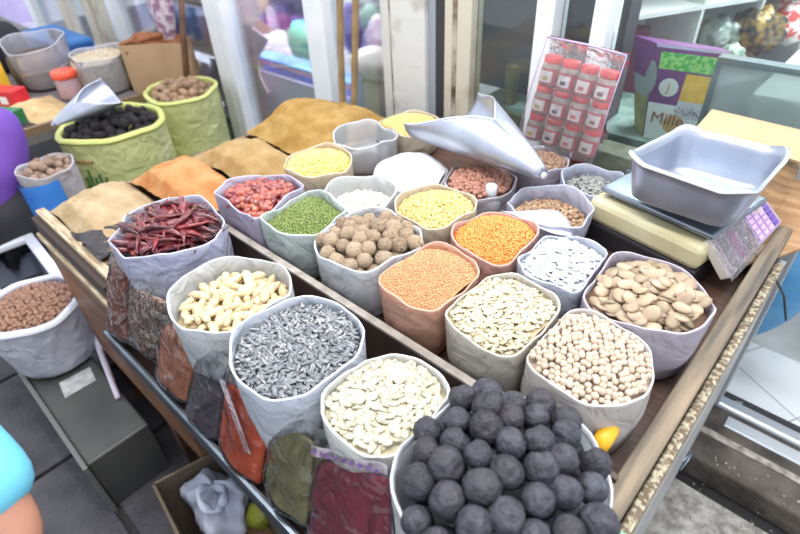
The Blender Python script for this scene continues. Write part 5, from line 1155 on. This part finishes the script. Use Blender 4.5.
def person(base, J, skinm, shirt, trous, hair, label, sleeve='short', shoe=None, cap=False):
    """J: pelvis chest neck head + sh/el/wr/ha L R, hip/kn/an L R (world points)"""
    T = thing('person', base, label, 'person')
    N_ = ['pelvis', 'belly', 'chest', 'neck', 'head', 'crown', 'shL', 'elL', 'wrL', 'haL', 'shR', 'elR', 'wrR', 'haR', 'hipL', 'knL', 'anL', 'toL', 'hipR', 'knR', 'anR', 'toR']
    J['belly'] = J['pelvis']*.55+J['chest']*.45; J['crown'] = J['head']+(J['head']-J['neck']).normalized()*.09
    R_ = [.13, .12, .14, .052, .085, .06, .055, .042, .028, .03, .055, .042, .028, .03, .085, .06, .042, .035, .085, .06, .042, .035]
    ix = {n: i for i, n in enumerate(N_)}
    E_ = [('pelvis', 'belly'), ('belly', 'chest'), ('chest', 'neck'), ('neck', 'head'), ('head', 'crown')]
    for s_ in 'LR': E_ += [('chest', 'sh'+s_), ('sh'+s_, 'el'+s_), ('el'+s_, 'wr'+s_), ('wr'+s_, 'ha'+s_), ('pelvis', 'hip'+s_), ('hip'+s_, 'kn'+s_), ('kn'+s_, 'an'+s_), ('an'+s_, 'to'+s_)]
    skin('body', [J[n] for n in N_], [(ix[a], ix[c_]) for a, c_ in E_], R_, skinm, T)
    sub_ = ['pelvis', 'belly', 'chest', 'neck2', 'shL', 'eL2', 'shR', 'eR2']; f = .86 if sleeve == 'short' else 1.0
    if sleeve == 'long': f = 1.0
    J['neck2'] = J['chest']*.35+J['neck']*.65
    for s_ in 'LR': J['e%s2' % s_] = J['sh'+s_]*(1-f)+J['el'+s_]*f
    vs = [J[n] for n in sub_]; es = [(0, 1), (1, 2), (2, 3), (2, 4), (4, 5), (2, 6), (6, 7)]; rr = [.16, .15, .17, .07, .076, .068, .076, .068]
    if sleeve == 'long': vs += [J['wrL'], J['wrR']]; es += [(5, 8), (7, 9)]; rr += [.045, .045]
    skin('shirt', vs, es, rr, shirt, T)
    vs = [J[n] for n in ('pelvis', 'hipL', 'knL', 'anL', 'hipR', 'knR', 'anR')]; skin('trousers', vs, [(0, 1), (1, 2), (2, 3), (0, 4), (4, 5), (5, 6)], [.155, .10, .078, .062, .10, .078, .062], trous, T)
    # head details
    h = J['head']; fw = J['face'].normalized(); up = (J['head']-J['neck']).normalized(); sd = fw.cross(up).normalized()
    b = MB(); b.add([tuple(h+up*(.035+a[2]*.105)+fw*(-.02+a[1]*.10)+sd*(a[0]*.088)) for a in ICO3[0] if True], ICO3[1]); b2 = MB()
    keep = [q for q in ICO3[1] if all((ICO3[0][i][2] > .1 or ICO3[0][i][1] < -.25) for i in q)]; b2.add(b.v, keep); mk('hair', b2, hair, T, smooth=True, sol=.008)
    b = MB(); b.add([tuple(h+fw*(.088+a[1]*.018)+up*(-.005+a[2]*.022)+sd*(a[0]*.012)) for a in ICO2[0]], ICO2[1]); mk('nose', b, skinm, T, smooth=True)
    for s_ in (-1, 1):
        b = MB(); b.add([tuple(h+fw*(.078+a[1]*.008)+up*(.02+a[2]*.007)+sd*(s_*.032+a[0]*.013)) for a in ICO2[0]], ICO2[1]); mk('eye', b, mat('eye_dark', (40, 30, 28), .3), T, smooth=True)
        b = MB(); b.add([tuple(h+fw*(a[1]*.018)+up*(a[2]*.03)+sd*(s_*.086+a[0]*.009)) for a in ICO2[0]], ICO2[1]); mk('ear', b, skinm, T, smooth=True)
    b = MB(); b.add([tuple(h+fw*(.082+a[1]*.008)+up*(-.045+a[2]*.007)+sd*(a[0]*.024)) for a in ICO2[0]], ICO2[1]); mk('mouth', b, mat('lip', (160, 96, 90), .5), T, smooth=True)
    # fingers
    for s_ in 'LR':
        w_, hn = J['wr'+s_], J['ha'+s_]; dr = (hn-w_).normalized(); pr = dr.cross(Vector((0, 0, 1))); pr = pr.normalized() if pr.length > .1 else Vector((1, 0, 0)); dn = dr.cross(pr)
        for k in range(4):
            o_ = hn+pr*((k-1.5)*.017); L_ = [.06, .072, .068, .052][k]; skin('finger', [o_, o_+dr*L_*.6+dn*.004, o_+dr*L_+dn*.02], [(0, 1), (1, 2)], [.009, .008, .007], skinm, T, sub=1)
        o_ = w_*.5+hn*.5-pr*.025; skin('thumb', [o_, o_-pr*.025+dr*.02, o_-pr*.03+dr*.05], [(0, 1), (1, 2)], [.011, .010, .008], skinm, T, sub=1)
        if shoe:
            a_, t_ = J['an'+s_], J['to'+s_]; skin('shoe', [a_-Vector((0, 0, .03)), t_], [(0, 1)], [.05, .045], shoe, T, sub=2)
    return T
V3 = Vector
SKM = mat('skin_tone', (176, 128, 104), .55, (160, 112, 92), 6, bump=.05)
HAIR = mat('dark_hair', (52, 42, 40), .6, bump=.4, bs=60)
# near the camera at the lower left: cyan sleeve
sh = P(-90, 425, z=1.12); el = P(22, 542, z=.98); wr = P(-60, 640, z=.97)
ch_ = sh+V3((-.10, -.17, -.02)); pe = V3((ch_.x-.02, ch_.y-.12, .74)); 
J = dict(pelvis=pe, chest=ch_, neck=ch_+V3((0, 0, .15)), head=ch_+V3((.03, .03, .27)), shR=sh, elR=el, wrR=wr, haR=wr+(wr-el).normalized()*.07,
         shL=ch_+V3((-.16, -.10, .02)), elL=ch_+V3((-.22, -.16, -.24)), wrL=ch_+V3((-.20, -.20, -.46)), haL=ch_+V3((-.19, -.21, -.54)), face=V3((.6, .8, 0)),
         hipL=pe+V3((-.09, .03, -.06)), knL=pe+V3((-.09, .05, -.40)), anL=V3((pe.x-.10, pe.y+.02, .08)), toL=V3((pe.x-.05, pe.y+.12, .04)),
         hipR=pe+V3((.06, -.08, -.06)), knR=pe+V3((.03, -.08, -.40)), anR=V3((pe.x+.0, pe.y-.10, .08)), toR=V3((pe.x+.06, pe.y, .04)))
person((pe.x, pe.y, 0), J, SKM, mat('cyan_jersey', (104, 184, 208), .8, (92, 172, 198), 5, bump=.2), mat('grey_trousers', (96, 92, 96), .8), HAIR, 'person in a cyan short sleeved shirt with a bent arm at the lower left', shoe=mat('dark_shoe', (50, 48, 50), .6))
# seated in the purple shirt
pe = V3((-2.66, .24, .47)); c2 = V3((-2.65, .25, .80))
J = dict(pelvis=pe, chest=c2, neck=c2+V3((-.02, 0, .17)), head=c2+V3((-.03, .0, .30)), face=V3((-.9, -.2, 0)),
         shR=c2+V3((0, -.19, .05)), elR=c2+V3((-.06, -.24, -.20)), wrR=c2+V3((-.26, -.18, -.30)), haR=c2+V3((-.33, -.15, -.31)),
         shL=c2+V3((-.02, .16, .03)), elL=c2+V3((-.20, .16, -.18)), wrL=c2+V3((-.20, .0, -.30)), haL=c2+V3((-.19, -.07, -.32)),
         hipL=pe+V3((.04, .10, -.01)), knL=pe+V3((-.36, .09, -.02)), anL=pe+V3((-.34, .10, -.42)), toL=pe+V3((-.44, .11, -.45)),
         hipR=pe+V3((.04, -.10, -.01)), knR=pe+V3((-.36, -.12, .0)), anR=pe+V3((-.34, -.14, -.42)), toR=pe+V3((-.44, -.15, -.45)))
pp = person((pe.x, pe.y, 0), J, SKM, mat('purple_shirt', (112, 72, 164), .8, (94, 58, 146), 6, bump=.3), mat('black_trousers', (38, 36, 42), .8), HAIR, 'person in a purple shirt and black trousers seated at the left edge', shoe=mat('dark_shoe', (50, 48, 50), .6))
sb = thing('low_seat', (-2.74, .22, 0), 'dark low seat under the person in purple', 'seat')
b = MB(); b.box(-2.88, -2.60, .08, .36, .28, .33); mk('seat', b, M_dark, sb, bevel=.01)
for x, y in ((-2.86, .10), (-2.62, .10), (-2.86, .34), (-2.62, .34)):
    b = MB(); b.box(x-.015, x+.015, y-.015, y+.015, 0, .28); mk('leg', b, M_dark, sb)
# inside the shop, white robe, behind the counter
h0 = P(247, 6, y=2.45); pe = V3((h0.x+.02, 2.45, h0.z-.70)); c3 = V3((h0.x+.03, 2.45, h0.z-.30))
J = dict(pelvis=pe, chest=c3, neck=c3+V3((0, 0, .17)), head=V3((h0.x, 2.44, h0.z)), face=V3((-.9, -.4, 0)),
         shR=c3+V3((-.08, -.17, .05)), elR=c3+V3((-.10, -.2, -.2)), wrR=c3+V3((-.24, -.12, -.28)), haR=c3+V3((-.3, -.1, -.28)),
         shL=c3+V3((.08, .17, .05)), elL=c3+V3((.12, .18, -.2)), wrL=c3+V3((-.05, .2, -.30)), haL=c3+V3((-.11, .2, -.30)),
         hipL=pe+V3((0, .1, -.02)), knL=pe+V3((-.3, .1, -.02)), anL=V3((pe.x-.3, 2.55, .14)), toL=V3((pe.x-.4, 2.55, .10)),
         hipR=pe+V3((0, -.1, -.02)), knR=pe+V3((-.3, -.06, -.02)), anR=V3((pe.x-.3, 2.38, .14)), toR=V3((pe.x-.4, 2.38, .10)))
person((pe.x, pe.y, .06), J, mat('brown_skin', (150, 110, 96), .6), mat('white_robe', (236, 228, 242), .8, (222, 212, 234), 6, bump=.2), mat('white_robe', (236, 228, 242)), mat('white_cap', (232, 236, 242), .4), 'person in a white robe and white cap behind the shop counter', sleeve='long')
